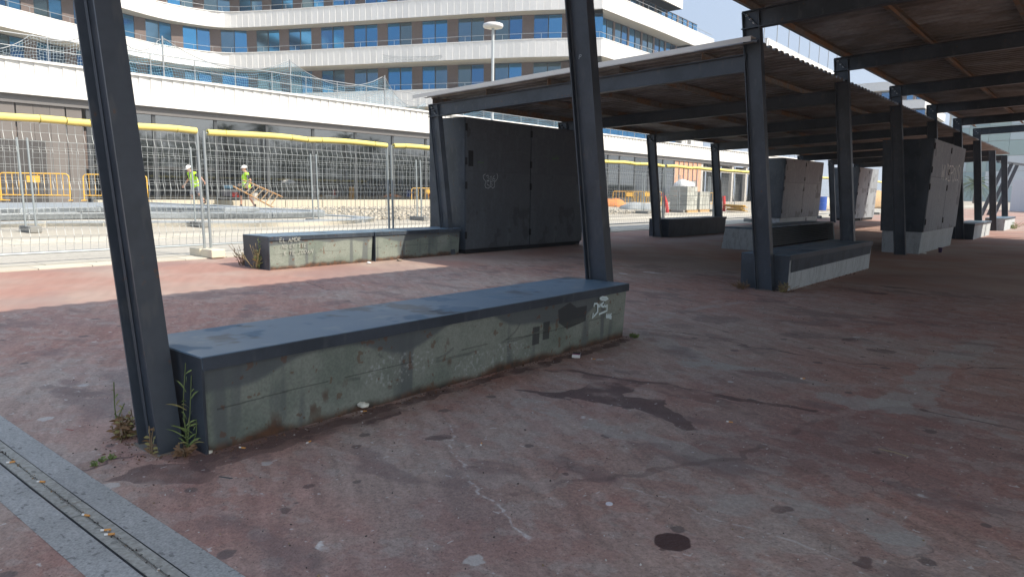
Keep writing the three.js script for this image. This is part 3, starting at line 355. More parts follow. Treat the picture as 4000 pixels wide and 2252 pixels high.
// a vertical slab between plan points a, b (THREE.Vector3, y ignored), thickness t behind it (to the left of a->b is outside)
function wallBox(a, b, y0, y1, t) { const d = b.clone().sub(a); d.y = 0; d.normalize(); const n = V(d.z, 0, -d.x).multiplyScalar(t); const A = [a.x, a.z], B = [b.x, b.z]; const P = (p, y) => [p[0], y, p[1]]; const A2 = [a.x + n.x, a.z + n.z], B2 = [b.x + n.x, b.z + n.z]; return hexa([P(A, y0), P(B, y0), P(B2, y0), P(A2, y0)], [P(A, y1), P(B, y1), P(B2, y1), P(A2, y1)]); }
function resample(pts, step) { const out = []; let cum = [0]; for (let i = 1; i < pts.length; i++) cum.push(cum[i - 1] + pts[i].distanceTo(pts[i - 1])); const L = cum[cum.length - 1], n = Math.max(1, Math.round(L / step)); for (let k = 0; k <= n; k++) { const s = L * k / n; let i = 1; while (i < pts.length - 1 && cum[i] < s) i++; out.push(pts[i - 1].clone().lerp(pts[i], (s - cum[i - 1]) / (cum[i] - cum[i - 1]))); } return out; }
function offsetLine(pts, t) { return pts.map((p, i) => { const d = pts[Math.min(pts.length - 1, i + 1)].clone().sub(pts[Math.max(0, i - 1)]).normalize(); return V(p.x + d.z * t, 0, p.z - d.x * t); }); }
const LEVELS = [8.5, 12.4, 16.4, 19.7, 24.0], BAND = 1.5;   // underside of each storey's white parapet
let panelCount = 0;
function storeyBand(parent, runs, y, first, count, panelStep = 0.62, deepBy = 6) { // runs: list of polylines (outside on their right when walked left to right in the picture)
  const band = new THREE.Group(); band.name = 'balcony_band'; parent.add(band); const rest = [];
  for (const run of runs) { const pts = resample(run, panelStep);
    for (let i = 0; i + 1 < pts.length; i++) { const k = i % 4, mid = pts[i].clone().add(pts[i + 1]).multiplyScalar(0.5), e = pts[i + 1].clone().sub(pts[i]).multiplyScalar(0.5 - 0.003 / panelStep), d = e.clone().normalize(), n = V(-d.z, 0, d.x), a = mid.clone().sub(e).addScaledVector(n, 0.0), b = mid.clone().add(e).addScaledVector(n, 0.03);
      const g = wallBox(a, b, y + 0.02, y + BAND - 0.07, 0.05); if (panelCount < first + count && panelCount >= 0) { part('cladding_panel', g, whites[(i * 7 + (i >> 2)) % 4], band); panelCount++; } else rest.push(g); }
    const inner = offsetLine(run, 0.1), P = resample(inner, 1.6), O = resample(offsetLine(run, -0.06), 1.6), core = [], coping = [];
    for (let i = 0; i + 1 < P.length; i++) { core.push(wallBox(P[i], P[i + 1], y, y + BAND - 0.09, 0.25)); coping.push(wallBox(O[i], O[i + 1], y + BAND - 0.065, y + BAND, 0.45)); }
    part('parapet', core, whites[1], band); part('coping', coping, whites[0], band);
    // soffit / floor plate under the parapet
    const deep = offsetLine(run, deepBy), D = resample(deep, 1.6), F = resample(offsetLine(run, 0.02), 1.6), m = Math.min(D.length, F.length) - 1, pos = []; const D2 = resample(deep, deep.length && 1), Fr = resample(offsetLine(run, 0.02), 1), N = 40; const at = (L, t) => { const f = t * (L.length - 1), i = Math.min(L.length - 2, Math.floor(f)); return L[i].clone().lerp(L[i + 1], f - i); };
    for (let i = 0; i < N; i++) { const a = at(Fr, i / N), b = at(Fr, (i + 1) / N), c = at(D2, (i + 1) / N), d = at(D2, i / N); for (const v of [a, c, b, a, d, c]) pos.push(v.x, y - 0.003, v.z); }
    const sg = new THREE.BufferGeometry(); sg.setAttribute('position', new THREE.Float32BufferAttribute(pos, 3)); sg.computeVertexNormals(); part('soffit', planar(sg), M.soffit, band); }
  if (rest.length) asStuff(part('cladding_panel', rest, whites[0], band));
  return band; }
function storeyWall(parent, run, y, h, setback, bay, seed, rail = true, narrow = 0.3) {
  const r = rngOf(seed), line = resample(offsetLine(run, setback), bay);
  for (let i = 0; i + 1 < line.length; i++) { const a = line[i], b = line[i + 1], p = a.clone().lerp(b, narrow);
    part('pillar', wallBox(a.clone(), p, y, y + h, 0.35), M.brown, parent);
    const w = part('window', [wallBox(p, b, y, y + 0.09, 0.1), wallBox(p, b, y + h - 0.06, y + h, 0.1), wallBox(p.clone().lerp(b, 0.5), p.clone().lerp(b, 0.53), y + 0.09, y + h - 0.06, 0.1)].map((g) => g), M.frame, parent);
    for (const [s, e] of [[0.0, 0.5], [0.53, 1]]) { const g = wallBox(p.clone().lerp(b, s), p.clone().lerp(b, e), y + 0.09, y + h - 0.06, 0.03); const dir = b.clone().sub(p).normalize(); g.translate(dir.z * 0.05, 0, -dir.x * 0.05); const cen = p.clone().lerp(b, (s + e) / 2); g.translate(-cen.x, 0, -cen.z); g.rotateY((r() - 0.5) * 0.05); g.translate(cen.x, 0, cen.z); part('pane', g, blueGlass[r() * 5 | 0], w); } }
  if (rail) { const R = resample(offsetLine(run, 0.25), 1.7), gs = []; for (let i = 0; i + 1 < R.length; i++) { gs.push(rod(R[i].clone().setY(y + 0.62), R[i + 1].clone().setY(y + 0.62), 0.022, 5), rod(R[i].clone().setY(y - 0.05), R[i].clone().setY(y + 0.62), 0.018, 5)); } part('railing', gs, railMat, parent); }
}
function curve(list) { const c = new THREE.CatmullRomCurve3(list.map(([x, D]) => atDepth(x, D)), false, 'centripetal'); return c.getPoints(60); }
{
  const B = thing('office_building', 'white office block with wavy balcony bands and blue windows behind the fence', 'building');
  const baseMain = [[-420, 46.5], [-200, 49], [0, 52.5], [311, 58.8], [487, 62.8], [681, 67.6], [880, 70.5], [1000, 70.2], [1350, 67.6], [1700, 64.9], [2050, 62.6], [2200, 62.0], [2334, 61.6]];
  const baseWing = [[2334, 61.6], [2430, 64.9], [2524, 68.4], [2640, 73.6], [2760, 80]];
  for (let k = 0; k < 4; k++) {
    const f = [1.0, 1.0, 1.015, 1.03][k], y = LEVELS[k], main = curve(baseMain.map(([x, D]) => [x, D * f])), wingList = (k === 3 ? baseWing.slice(0, 4) : baseWing).map(([x, D]) => [x - (k === 3 ? 5 : 0), D * f]), wing = curve(wingList);
    storeyBand(B, [main, wing], y, [0, 0, 0, 0][k], k === 0 ? 40 : k === 1 ? 190 : 290);
    storeyWall(B, main, y + BAND - 0.12, LEVELS[k + 1] - y - BAND + 0.12, 2.3, 3.45, 40 + k, true);
    storeyWall(B, wing, y + BAND - 0.12, LEVELS[k + 1] - y - BAND + 0.12, 2.0, 2.6, 60 + k, true, 0.12);
    // end return of the wing
    const e = wing[wing.length - 1], e2 = V(e.x - 30, 0, e.z); storeyBand(B, [[e, e2]], y, 0, 0);
    part('return_wall', wallBox(V(e.x - 2, 0, e.z + 2.2), V(e2.x, 0, e2.z + 2.2), y + BAND - 0.12, LEVELS[k + 1], 0.3), M.soffit, B);
  }
  const m4 = curve(baseMain.map(([x, D]) => [x, D * 1.04])), w4 = curve(baseWing.slice(0, 3).map(([x, D]) => [x, D * 1.06])); storeyBand(B, [m4, w4], LEVELS[4], 0, 0);
  // ground to first band, hidden behind the podium
  part('lower_wall', resample(offsetLine(curve(baseMain), 2.6), 4).slice(0, -1).map((p, i, arr) => i + 1 < arr.length ? wallBox(p, arr[i + 1], 0.2, LEVELS[0], 0.3) : null).filter(Boolean), M.brown, B);
  part('lower_wall', resample(offsetLine(curve(baseWing), 2.2), 4).slice(0, -1).map((p, i, arr) => i + 1 < arr.length ? wallBox(p, arr[i + 1], 5.5, LEVELS[0], 0.3) : null).filter(Boolean), blueGlass[0], B);
}
{ // further wings of the same development
  const wing = (label, face, lit, top, drop = 0) => { const LV = LEVELS.map((y) => y - drop); const B = thing('office_building', label, 'building'); for (let k = 0; k <= top; k++) { const y = LV[k], a = face && curve(face), b = curve(lit); storeyBand(B, a ? [a, b] : [b], y, 0, 0, 0.9, 1.7); if (k < top) for (const [i, q] of [[0, a], [1, b]]) if (q) storeyWall(B, q, y + BAND - 0.12, LV[k + 1] - y - BAND + 0.12, 1.6, 3.6, 90 + k * 3 + i, false, 0.25); }
    const roofPts = curve(lit); const inner = offsetLine(roofPts, 20); part('roof_deck', [0, 1].length ? (() => { const pos = []; for (let i = 0; i + 1 < roofPts.length; i++) { const [a, b, c, d] = [roofPts[i], roofPts[i + 1], inner[i + 1], inner[i]]; for (const v of [a, c, b, a, d, c]) pos.push(v.x, LV[top] + 0.3, v.z); } const g = new THREE.BufferGeometry(); g.setAttribute('position', new THREE.Float32BufferAttribute(pos, 3)); g.computeVertexNormals(); return planar(g); })() : null, M.soffit, B);
    if (!face) part('end_wall', wallBox(roofPts[0].clone().multiplyScalar(1.25), roofPts[0].clone().multiplyScalar(1.003), 0.3, LV[top] + BAND - 0.2, 0.3), whites[1], B);
    const P = resample(offsetLine(roofPts, 0.4), 4.5), posts = P.map((p) => rod(p.clone().setY(LV[top] + BAND), p.clone().setY(LV[top] + BAND + 3), 0.06, 5)); part('net_post', posts, railMat, B); return B; };
  wing('second white wing with a netted roof edge seen between the pergola roofs', null, [[2962, 90], [3030, 95], [3100, 101], [3243, 115]], 3, 1.2);
  wing('third white wing with a shaded front, farther along the site', [[3290, 134], [3400, 131], [3583, 127]], [[3583, 127], [3620, 137], [3665, 150]], 3);
  const G = thing('glass_tower', 'far pale block with green-grey glass panels at the end of the row', 'building'), a = atDepth(3690, 185), b = atDepth(4400, 150), gm = [[0.30, 0.40, 0.36], [0.45, 0.52, 0.52], [0.22, 0.33, 0.33], [0.62, 0.64, 0.64]].map(([r, g, bb]) => std(C(r, g, bb), 0.35));
  const cols = resample([a, b], 5.2), r = rngOf(8); for (let i = 0; i + 1 < cols.length; i++) for (let k = 0; k < 7; k++) part('facade_panel', wallBox(cols[i].clone().lerp(cols[i + 1], 0.01), cols[i + 1].clone().lerp(cols[i], 0.01), 0.3 + k * 3.6, 0.3 + k * 3.6 + 3.5, 0.3), gm[r() * 4 | 0], G);
  part('core', wallBox(V(a.x - 0.5, 0, a.z - 0.5), V(b.x, 0, b.z - 0.5), 0.2, 26, 12), M.soffit, G);
}
// podium: glazed ground floor under a white fascia
const PX = -34.8, FB = 4.82, FT = 6.22;
{
  const B = thing('podium_building', 'long low podium with white panelled fascia above dark mirrored shopfront glass', 'building');
  const fas = new THREE.Group(); fas.name = 'fascia'; B.add(fas); const r = rngOf(31); let n = 0; const rest = [];
  for (let z = -3.2; z > -112; z -= 0.52) { const g = hexa([[PX, FB + 0.05, z - 0.001], [PX + 0.035, FB + 0.05, z - 0.001], [PX + 0.015, FB + 0.05, z - 0.519], [PX, FB + 0.05, z - 0.519]], [[PX, FT - 0.1, z - 0.001], [PX + 0.10, FT - 0.1, z - 0.001], [PX + 0.05, FT - 0.1, z - 0.519], [PX, FT - 0.1, z - 0.519]]); if (n++ < 240) part('cladding_panel', g, whites[r() * 4 | 0], fas); else rest.push(g); }
  if (rest.length) asStuff(part('cladding_panel', rest, whites[0], fas));
  part('coping', planar(box(PX - 0.4, PX + 0.20, FT - 0.098, FT, -3, -112)), whites[0], fas);
  part('drip_edge', planar(box(PX - 0.02, PX + 0.08, FB, FB + 0.046, -3, -112)), whites[1], fas);
  part('backing', planar(box(PX - 0.4, PX - 0.003, FB, FT - 0.1, -3, -112)), whites[1], fas);
  part('roof_deck', planar(box(PX - 30, PX - 0.42, FT - 0.7, FT - 0.4, -3, -112)), M.soffit, B);
  part('head_rail', planar(box(PX - 0.35, PX - 0.18, FB - 0.34, FB - 0.002, -3, -112)), std(C(0.13, 0.125, 0.125), 0.5), B);
  // left end: grey-brown cladding with a dark door
  const panelM = [1, 0.93, 1.06].map((k) => std(C(0.135 * k, 0.122 * k, 0.115 * k), 0.7)), xg = PX - 0.3, y0 = 0.28;
  const zEnd = onX(345, 700, xg).z; let zz = -2.9; let q = 0;
  while (zz > zEnd + 0.2) { const w = 0.62; part('wall_panel', planar(box(xg - 0.1, xg, y0, FB - 0.345, zz, zz - w + (q % 3 === 2 ? 0.06 : 0.012))), panelM[q % 3], B); zz -= w; q++; }
  const dz0 = onX(0, 700, xg).z, dz1 = onX(185, 700, xg).z; const door = part('door', planar(box(xg + 0.002, xg + 0.04, y0, 3.0, dz0, dz1)), std(C(0.045, 0.042, 0.042), 0.5), B); part('handle', box(xg + 0.04, xg + 0.09, 1.2, 1.55, dz1 + 0.15, dz1 + 0.19), railMat, door);
  // shopfront bays
  const marks = [345, 600, 840, 1040, 1220, 1385, 1530, 1660, 1780, 1890, 1990, 2080, 2160, 2240, 2310, 2375, 2420, 2480, 2535, 2590, 2636].map((px) => onX(px, 620, xg).z);
  for (let i = 0; i + 1 < marks.length; i++) { const a = marks[i], b = marks[i + 1], w = part('shopfront', [box(xg - 0.09, xg + 0.02, y0, FB - 0.345, a, a - 0.16), box(xg - 0.09, xg + 0.01, y0, y0 + 0.12, a - 0.16, b), box(xg - 0.09, xg + 0.008, 3.28, 3.36, a - 0.16, b)], M.frame, B);
    const m = darkGlass[i % 3]; part('pane', planar(box(xg - 0.05, xg - 0.03, y0 + 0.12, 3.28, a - 0.16, b)), m, w); part('pane', planar(box(xg - 0.05, xg - 0.03, 3.36, FB - 0.345, a - 0.16, b)), m, w); }
  // unfinished clay-coloured bay with studs and a door, then open dark bays
  const zb0 = marks[marks.length - 1], zb1 = onX(2742, 640, xg).z, clay = texture(256, 256, (u, v) => { const n = pf(u, v, 20, 3, 4); return mul3(mix3([0.52, 0.25, 0.15], [0.62, 0.36, 0.24], n), 0.8 + 0.4 * pf(u, v, 60, 2, 7)); });
  const clayM = std(C(1, 1, 1), 0.9, { map: clay });
  for (let i = 0; i < 6; i++) { const a = zb0 + (zb1 - zb0) * i / 6, b = zb0 + (zb1 - zb0) * (i + 1) / 6 + 0.1; const low = i === 4 ? 2.55 : y0; part('insulation_board', planar(box(xg - 0.12, xg - 0.02, low, FB - 0.345, a, b)), clayM, B); part('stud', planar(box(xg - 0.02, xg + 0.04, y0, FB - 0.345, a, a - 0.08)), railMat, B); if (i === 4) part('door', planar(box(xg - 0.1, xg - 0.05, y0, 2.5, a - 0.1, b)), std(C(0.33, 0.34, 0.34), 0.6), B); }
  let z = zb1; let i = 0; while (z > -111) { part('pillar', planar(box(xg - 0.4, xg - 0.05, y0, FB - 0.345, z, z - 0.5)), std(C(0.45, 0.43, 0.4), 0.8), B); part('void', planar(box(xg - 1.6, xg - 1.5, y0, FB - 0.345, z - 0.5, z - 4.2)), M.frame, B); part('beam', planar(box(xg - 0.5, xg - 0.1, 3.6, 4.1, z - 0.5, z - 4.2)), std(C(0.3, 0.28, 0.25), 0.8), B); z -= 4.2; i++; }
  // railing on the roof edge
  const gs = [], gp = []; for (let z = -3.2; z > -108; z -= 2.1) { gp.push(rod(V(PX - 0.1, FT, z), V(PX - 0.1, FT + 1.0, z), 0.024, 5)); } gs.push(rod(V(PX - 0.1, FT + 1.0, -3), V(PX - 0.1, FT + 1.0, -108), 0.024, 5), rod(V(PX - 0.1, FT + 0.5, -3), V(PX - 0.1, FT + 0.5, -108), 0.018, 5)); part('railing', [...gs, ...gp], railMat, B);
  for (const [px, w] of [[2660, 0.9], [2700, 1.1], [2722, 0.8]]) { const p = onX(px, 560, PX - 3); part('roof_unit', planar(rbox(PX - 4, PX - 3, FT - 0.4, FT + 1.6 * w, p.z, p.z - 1.6, 0.03)), whites[3], B); }
}
// safety nets strung over the podium edge
const netAlpha = (() => { const S = 512, n = 16, d = new Uint8Array(S * S * 4); for (let j = 0; j < S; j++) for (let i = 0; i < S; i++) { const c = S / n, x = (i + Math.sin(j / S * Math.PI * 4) * 3 + S) % c, y = (j + Math.sin(i / S * Math.PI * 6) * 3 + S) % c, on = x < 3.4 || y < 3.4, k = (j * S + i) * 4; d[k] = d[k + 1] = d[k + 2] = on ? 255 : 0; d[k + 3] = 255; } const t = new THREE.DataTexture(d, S, S); t.wrapS = t.wrapT = THREE.RepeatWrapping; t.magFilter = THREE.LinearFilter; t.minFilter = THREE.LinearMipmapLinearFilter; t.generateMipmaps = true; t.needsUpdate = true; return t; })();
const netMats = [C(0.10, 0.30, 0.46), C(0.24, 0.29, 0.32), C(0.12, 0.27, 0.37)].map((c) => new THREE.MeshStandardMaterial({ color: c, roughness: 0.8, alphaMap: netAlpha, transparent: true, side: THREE.DoubleSide }));
function net(label, top, bottom, mat, cells = 0.13) { // top, bottom: polylines of equal length
  const T = resample(top, 0.3), n = T.length - 1, Bm = []; const at = (L, t) => { const f = t * (L.length - 1), i = Math.min(L.length - 2, Math.floor(f)); return L[i].clone().lerp(L[i + 1], f - i); }; const Bt = resample(bottom, 0.3);
  const pos = [], uv = [], R = 6, g = (i, j) => { const a = at(T, i / n), b = at(Bt, i / n), p = a.clone().lerp(b, j / R); p.x += 0.12 * Math.sin(i * 0.7 + j) * Math.sin(Math.PI * j / R); return p; };
  let L = 0; for (let i = 0; i < n; i++) { const l = T[i].distanceTo(T[i + 1]); for (let j = 0; j < R; j++) { const a = g(i, j), b = g(i + 1, j), c = g(i + 1, j + 1), d = g(i, j + 1), h = T[i].distanceTo(at(Bt, i / n)); const q = [[a, L, 0, j], [b, L + l, 0, j], [c, L + l, 0, j + 1], [d, L, 0, j + 1]]; for (const k of [0, 2, 1, 0, 3, 2]) { const e = q[k]; pos.push(e[0].x, e[0].y, e[0].z); uv.push(e[1] / (cells * 16), -e[3] / R * h / (cells * 16)); } } L += l; }
  const geo = new THREE.BufferGeometry(); geo.setAttribute('position', new THREE.Float32BufferAttribute(pos, 3)); geo.setAttribute('uv', new THREE.Float32BufferAttribute(uv, 2)); geo.computeVertexNormals();
  const N = thing('safety_net', label, 'net'); part('mesh', geo, mat, N); part('rope', tube(top, 0.02, 4, 60), railMat, N); return N; }
{
  const sag = (pts, s) => { const out = []; for (let i = 0; i + 1 < pts.length; i++) for (let k = 0; k < 8; k++) { const t = k / 8, p = pts[i].clone().lerp(pts[i + 1], t); p.y -= s * 4 * t * (1 - t); out.push(p); } out.push(pts[pts.length - 1]); return out; };
  const X = PX - 0.3, top = (px, py) => onX(px, py, X), postsPx = [[-120, 20], [150, 36], [418, 85], [630, 145], [1130, 236], [1500, 298], [1660, 395]];
  const P = postsPx.map(([x, y]) => top(x, y)), bot = P.map((p) => V(X, FT + 0.02, p.z));
  net('blue and grey safety net drooping between posts along the podium roof edge', sag(P.slice(2), 0.9), bot.slice(2), netMats[2]);
  net('pale safety net hanging over the end of the podium with the dark door', sag([top(-200, 150), top(120, 135), top(418, 85)], 0.5), [V(X, FT + 0.02, top(-200, 150).z), V(X, FT + 0.02, top(418, 85).z)], netMats[1]);
  net('blue safety net above the tall steel locker and lamp post', sag([top(1690, 440), top(1900, 400), top(2120, 430), top(2330, 470)], 0.3), [V(X, FT + 0.02, top(1690, 440).z), V(X, FT + 0.02, top(2330, 470).z)], netMats[0]);
  for (const [i, l] of [[2, 'thin net post on the podium roof above the striding worker'], [3, 'net post on the podium roof beside the tied rope'], [4, 'tall net post standing at the middle of the podium roof'], [5, 'net post near the corner of the low pergola roof']]) single('net_post', [rod(V(X + 0.05, FT - 0.1, P[i].z), P[i].clone().add(V(0.05, 0.05, 0)), 0.04, 6)], railMat, l, 'post');
  // nets slung under the balcony bands
  const B2 = [[1500, 69], [1640, 68.2], [1760, 67.6], [1860, 67], [2000, 66.2], [2210, 65]].map(([x, D]) => atDepth(x, D * 0.955)); const up = [1.2, 0.75, 1.15, 0.6, 1.2, 0.4];
  net('pale net looped up along the first balcony band', sag(B2.map((p, i) => p.clone().setY(LEVELS[1] + up[i] * 0.55)), 0.12), B2.map((p) => p.clone().setY(LEVELS[1] - 0.05)), netMats[1]);
}
// lamp post between the site and the building
{ const p = atDepth(1920, 24), L = thing('lamp_post', 'slim grey lamp post with a flat white disc head', 'street lamp'), top = onX(1922, 97, p.x).y, g = groundY(p.x);
  part('pole', [new THREE.CylinderGeometry(0.046, 0.055, top - 0.08 - g, 12).translate(p.x, (g + top - 0.08) / 2, p.z)], std(C(0.42, 0.46, 0.48), 0.4), L);
  part('base_plate', [new THREE.CylinderGeometry(0.2, 0.2, 0.03, 12).translate(p.x, g + 0.016, p.z)], M.steel, L);
  const pts = [[0.001, 0.06], [0.25, 0.055], [0.315, 0.03], [0.33, -0.03], [0.315, -0.075], [0.26, -0.09], [0.001, -0.095]].map(([a, b]) => new THREE.Vector2(a, b)); const h = part('lamp_head', new THREE.LatheGeometry(pts, 28).translate(p.x, top, p.z), whites[1], L); part('diffuser', new THREE.CylinderGeometry(0.2, 0.2, 0.01, 24).translate(p.x, top - 0.098, p.z), std(C(0.7, 0.69, 0.63), 0.3), h); }

// ---------------------------------------------------------------- the building site: paving strips, terraces, gravel
const slabMats = [1, 0.93, 1.06].map((k) => std(C(0.52 * k, 0.485 * k, 0.405 * k), 0.85, { bumpMap: fineBump, bumpScale: 0.002 }));
{
  const S = new THREE.Group(); S.name = 'site_pavement'; S.userData.kind = 'structure'; scene.add(S); const r = rngOf(4);
  const row = (x0, x1, dz, zA, zB) => { for (let z = zA; z > zB; z -= dz) part('paving_slab', box(x0, x1, groundY(x0) - 0.06, groundY((x0 + x1) / 2) + 0.004 + 0.003 * r(), z - 0.006, z - dz + 0.006), slabMats[r() * 3 | 0], S); };
  row(-10.60, -10.215, 0.62, 0.6, -42); row(-11.02, -10.612, 0.62, 0.4, -42);
  row(-14.4, -13.8, 0.9, 0.6, -40); row(-15.2, -14.41, 0.9, 0.3, -40);
  const flat = (x0, x1, nm, mat) => structure(nm, gridSheet([x0, (x0 + x1) / 2, x1], [8, -20, -60, -110], 0.002, 0.4), mat);
  const roadMap = texture(512, 512, (u, v) => { const n = pf(u, v, 5, 5, 6), f = pf(u, v, 64, 2, 2); return mul3(mix3([0.40, 0.375, 0.32], [0.47, 0.44, 0.38], n), 0.85 + 0.3 * f); });
  flat(-13.79, -11.12, 'site_road', std(C(1, 1, 1), 0.9, { map: roadMap }));
  structure('gutter', box(-11.115, -11.03, 0.05, groundY(-11.05) + 0.001, 8, -70), std(C(0.22, 0.22, 0.22), 0.8));
  flat(-34.9, -15.22, 'site_ground', std(C(0.92, 0.9, 0.86), 0.95, { map: roadMap }));
}
const graniteMap = texture(256, 256, (u, v) => { const n = pf(u, v, 6, 4, 3), f = pf(u, v, 80, 2, 9); return mul3(mix3([0.27, 0.30, 0.32], [0.33, 0.36, 0.38], n), 0.8 + 0.4 * f); });
const granite = [1, 0.9, 1.1].map((k) => std(C(k, k, k), 0.7, { map: graniteMap }));
const beigeKerb = std(C(0.46, 0.42, 0.33), 0.85);
{ // curved grey terrace, three shallow steps built of kerb blocks round a raw fill
  const T = thing('stone_terrace', 'curved grey stone terrace of three shallow steps under construction', 'terrace');
  const step = (f, y0, y1, back) => { // outline from the left, along the front, round the right end
    const pts = []; for (const [x, z] of f) pts.push(V(x, 0, z)); const c = new THREE.CatmullRomCurve3(pts, false, 'centripetal'), P = resample(c.getPoints(80), 1.15), r = rngOf(Math.round(y1 * 100));
    for (let i = 0; i + 1 < P.length; i++) { const a = P[i].clone().lerp(P[i + 1], 0.01), b = P[i + 1].clone().lerp(P[i], 0.01); part('kerb_block', wallBox(a, b, y0, y1 + (r() - 0.5) * 0.012, 0.42), granite[r() * 3 | 0], T); }
    const sh = new THREE.Shape(P.map((p) => new THREE.Vector2(p.x, -p.z)).concat([new THREE.Vector2(back, -P[P.length - 1].z), new THREE.Vector2(back, -P[0].z)])); const g = new THREE.ExtrudeGeometry(sh, { depth: y1 - 0.03 - y0, bevelEnabled: false }); g.rotateX(-Math.PI / 2); g.translate(0, y0, 0); part('fill', planar(g, 0.4), y1 > 0.4 ? granite[1] : slabMats[1], T); };
  const A = (px, py, l) => { const p = onGround(px, py, l); return [p.x, p.z]; };
  const front = [[-16.4, 3], ...[[0, 888], [350, 884], [700, 885], [1000, 886], [1250, 880], [1400, 872], [1460, 862]].map(([x, y]) => A(x, y, 0)), [-23, A(1400, 850, 0)[1] + 1]];
  step(front, 0.1, 0.31, -24.5);
  step([[-18.8, 3], ...[[0, 848], [400, 842], [750, 843], [1000, 845], [1180, 842], [1280, 834]].map(([x, y]) => A(x, y, 0.15)), [-25.5, A(1230, 826, 0.15)[1] + 1]], 0.3, 0.46, -26.5);
  step([[-22.2, 3], ...[[0, 822], [300, 814], [560, 812], [700, 815], [900, 819], [1010, 818]].map(([x, y]) => A(x, y, 0.3)), [-27.5, A(960, 812, 0.3)[1]]], 0.45, 0.58, -28.5);
}
{ const K = thing('low_kerb_wall', 'low pale beige kerb wall running before the shopfront glass', 'kerb'); for (let z = -11; z > -40; z -= 2) part('kerb_block', planar(rbox(-29.6, -29.2, 0.2, 0.62, z - 0.01, z - 1.99, 0.02)), beigeKerb, K); }
{ // gravel bed: uncountable stones
  const r = rngOf(66), g = new THREE.IcosahedronGeometry(0.05, 0), n = 5200, I = new THREE.InstancedMesh(g, std(C(1, 1, 1), 0.9), n), m = new THREE.Matrix4(), q = new THREE.Quaternion(), a0 = onGround(1150, 862), a1 = onGround(1800, 840); let k = 0; const col = new THREE.Color();
  for (let i = 0; i < n; i++) { const x = -17.2 - 10 * r(), z = -13 - 19 * r(); if (z > -16 - (x + 17) * -0.25 && x > -23 && z > -15) { m.makeScale(0, 0, 0); } else { q.setFromEuler(new THREE.Euler(r() * 6, r() * 6, r() * 6)); const s = 0.6 + 1.6 * r() * r(); m.compose(V(x, groundY(x) + 0.02, z), q, V(s * 1.3, s * 0.7, s)); } I.setMatrixAt(i, m); const t = 0.75 + 0.5 * r(); col.setRGB(0.40 * t, 0.36 * t, 0.29 * t); I.setColorAt(i, col); }
  I.name = 'gravel'; I.userData = { kind: 'stuff', label: 'pale loose gravel spread over the building site', category: 'gravel' }; shadowed(I); scene.add(I); }

// ---------------------------------------------------------------- mobile mesh fences with yellow foam tubes
const galv = std(C(0.33, 0.37, 0.385), 0.4, { metalness: 0.45 });
const wireMat = std(C(0.29, 0.315, 0.32), 0.5, { metalness: 0.3 });
const foam = std(C(0.72, 0.61, 0.19), 0.7), foamTie = std(C(0.25, 0.22, 0.05), 0.7);
function wirePanel(z0, z1, x, yb, h, dz = 0.1) { // wires folded in shallow V creases
  const gs = [], levels = [0.02, 0.14, 0.24, 0.34, 0.55, 0.75, 0.86, 0.97, 1.18, 1.38, 1.49, 1.60, 1.72].map((f) => f * h / 1.74), off = (i) => (i === 2 || i === 6 || i === 10) ? 0.035 : 0, rr = 0.0021;
  const quad = (a, b, r) => bar(a, b, r * 2, r * 2);
  for (let z = z0 - 0.05; z > z1 + 0.02; z -= dz) for (let i = 0; i + 1 < levels.length; i++) { if (off(i) === off(i + 1) && off(i) === 0 && i + 2 < levels.length && off(i + 2) === 0 && i % 2 === 0) { gs.push(quad(V(x, yb + levels[i], z), V(x, yb + levels[i + 2], z), rr)); i++; continue; } gs.push(quad(V(x + off(i), yb + levels[i], z), V(x + off(i + 1), yb + levels[i + 1], z), rr)); }
  levels.forEach((l, i) => gs.push(quad(V(x + off(i), yb + l, z0 - 0.02), V(x + off(i), yb + l, z1 + 0.02), rr * 1.1)));
  return mergeGeometries(gs.map(plain)); }
function footGeo(mat) { const gs = []; for (const s of [-1, 1]) gs.push(plain(rbox(s * 0.02, s * 0.34, 0, 0.13, -0.11, 0.11, 0.02))); gs.push(plain(rbox(-0.1, 0.1, 0, 0.105, -0.095, 0.095, 0.01))); return planar(mergeGeometries(gs)); }
const footGreys = [std(C(0.21, 0.21, 0.20), 0.9, { bumpMap: fineBump, bumpScale: 0.003 }), std(C(0.62, 0.56, 0.44), 0.9, { bumpMap: fineBump, bumpScale: 0.003 })];
const footProto = footGeo();
function fencePanel(z0, z1, x, h, label, group, dz, tubes, leanz = 0) {
  const F = thing('mesh_fence_panel', label, 'fence', group), yb = groundY(x) + 0.12;
  for (const z of [z0 - 0.03, z1 + 0.03]) part('post', [rod(V(x, yb - 0.06, z - 0.015), V(x, yb + h, z + 0.03), 0.021, 8)], galv, F);
  if (group === 'front fence panels') for (const y of [0.06, h - 0.03]) part('rail', [rod(V(x, yb + y, z0 - 0.04), V(x, yb + y, z1 + 0.04), 0.014, 6)], galv, F);
  asStuff(part('wire_mesh', wirePanel(z0 - 0.03, z1 + 0.03, x, yb + 0.04, h - 0.08, dz), wireMat, F));
  return F; }
const FENCEX = -10.45;
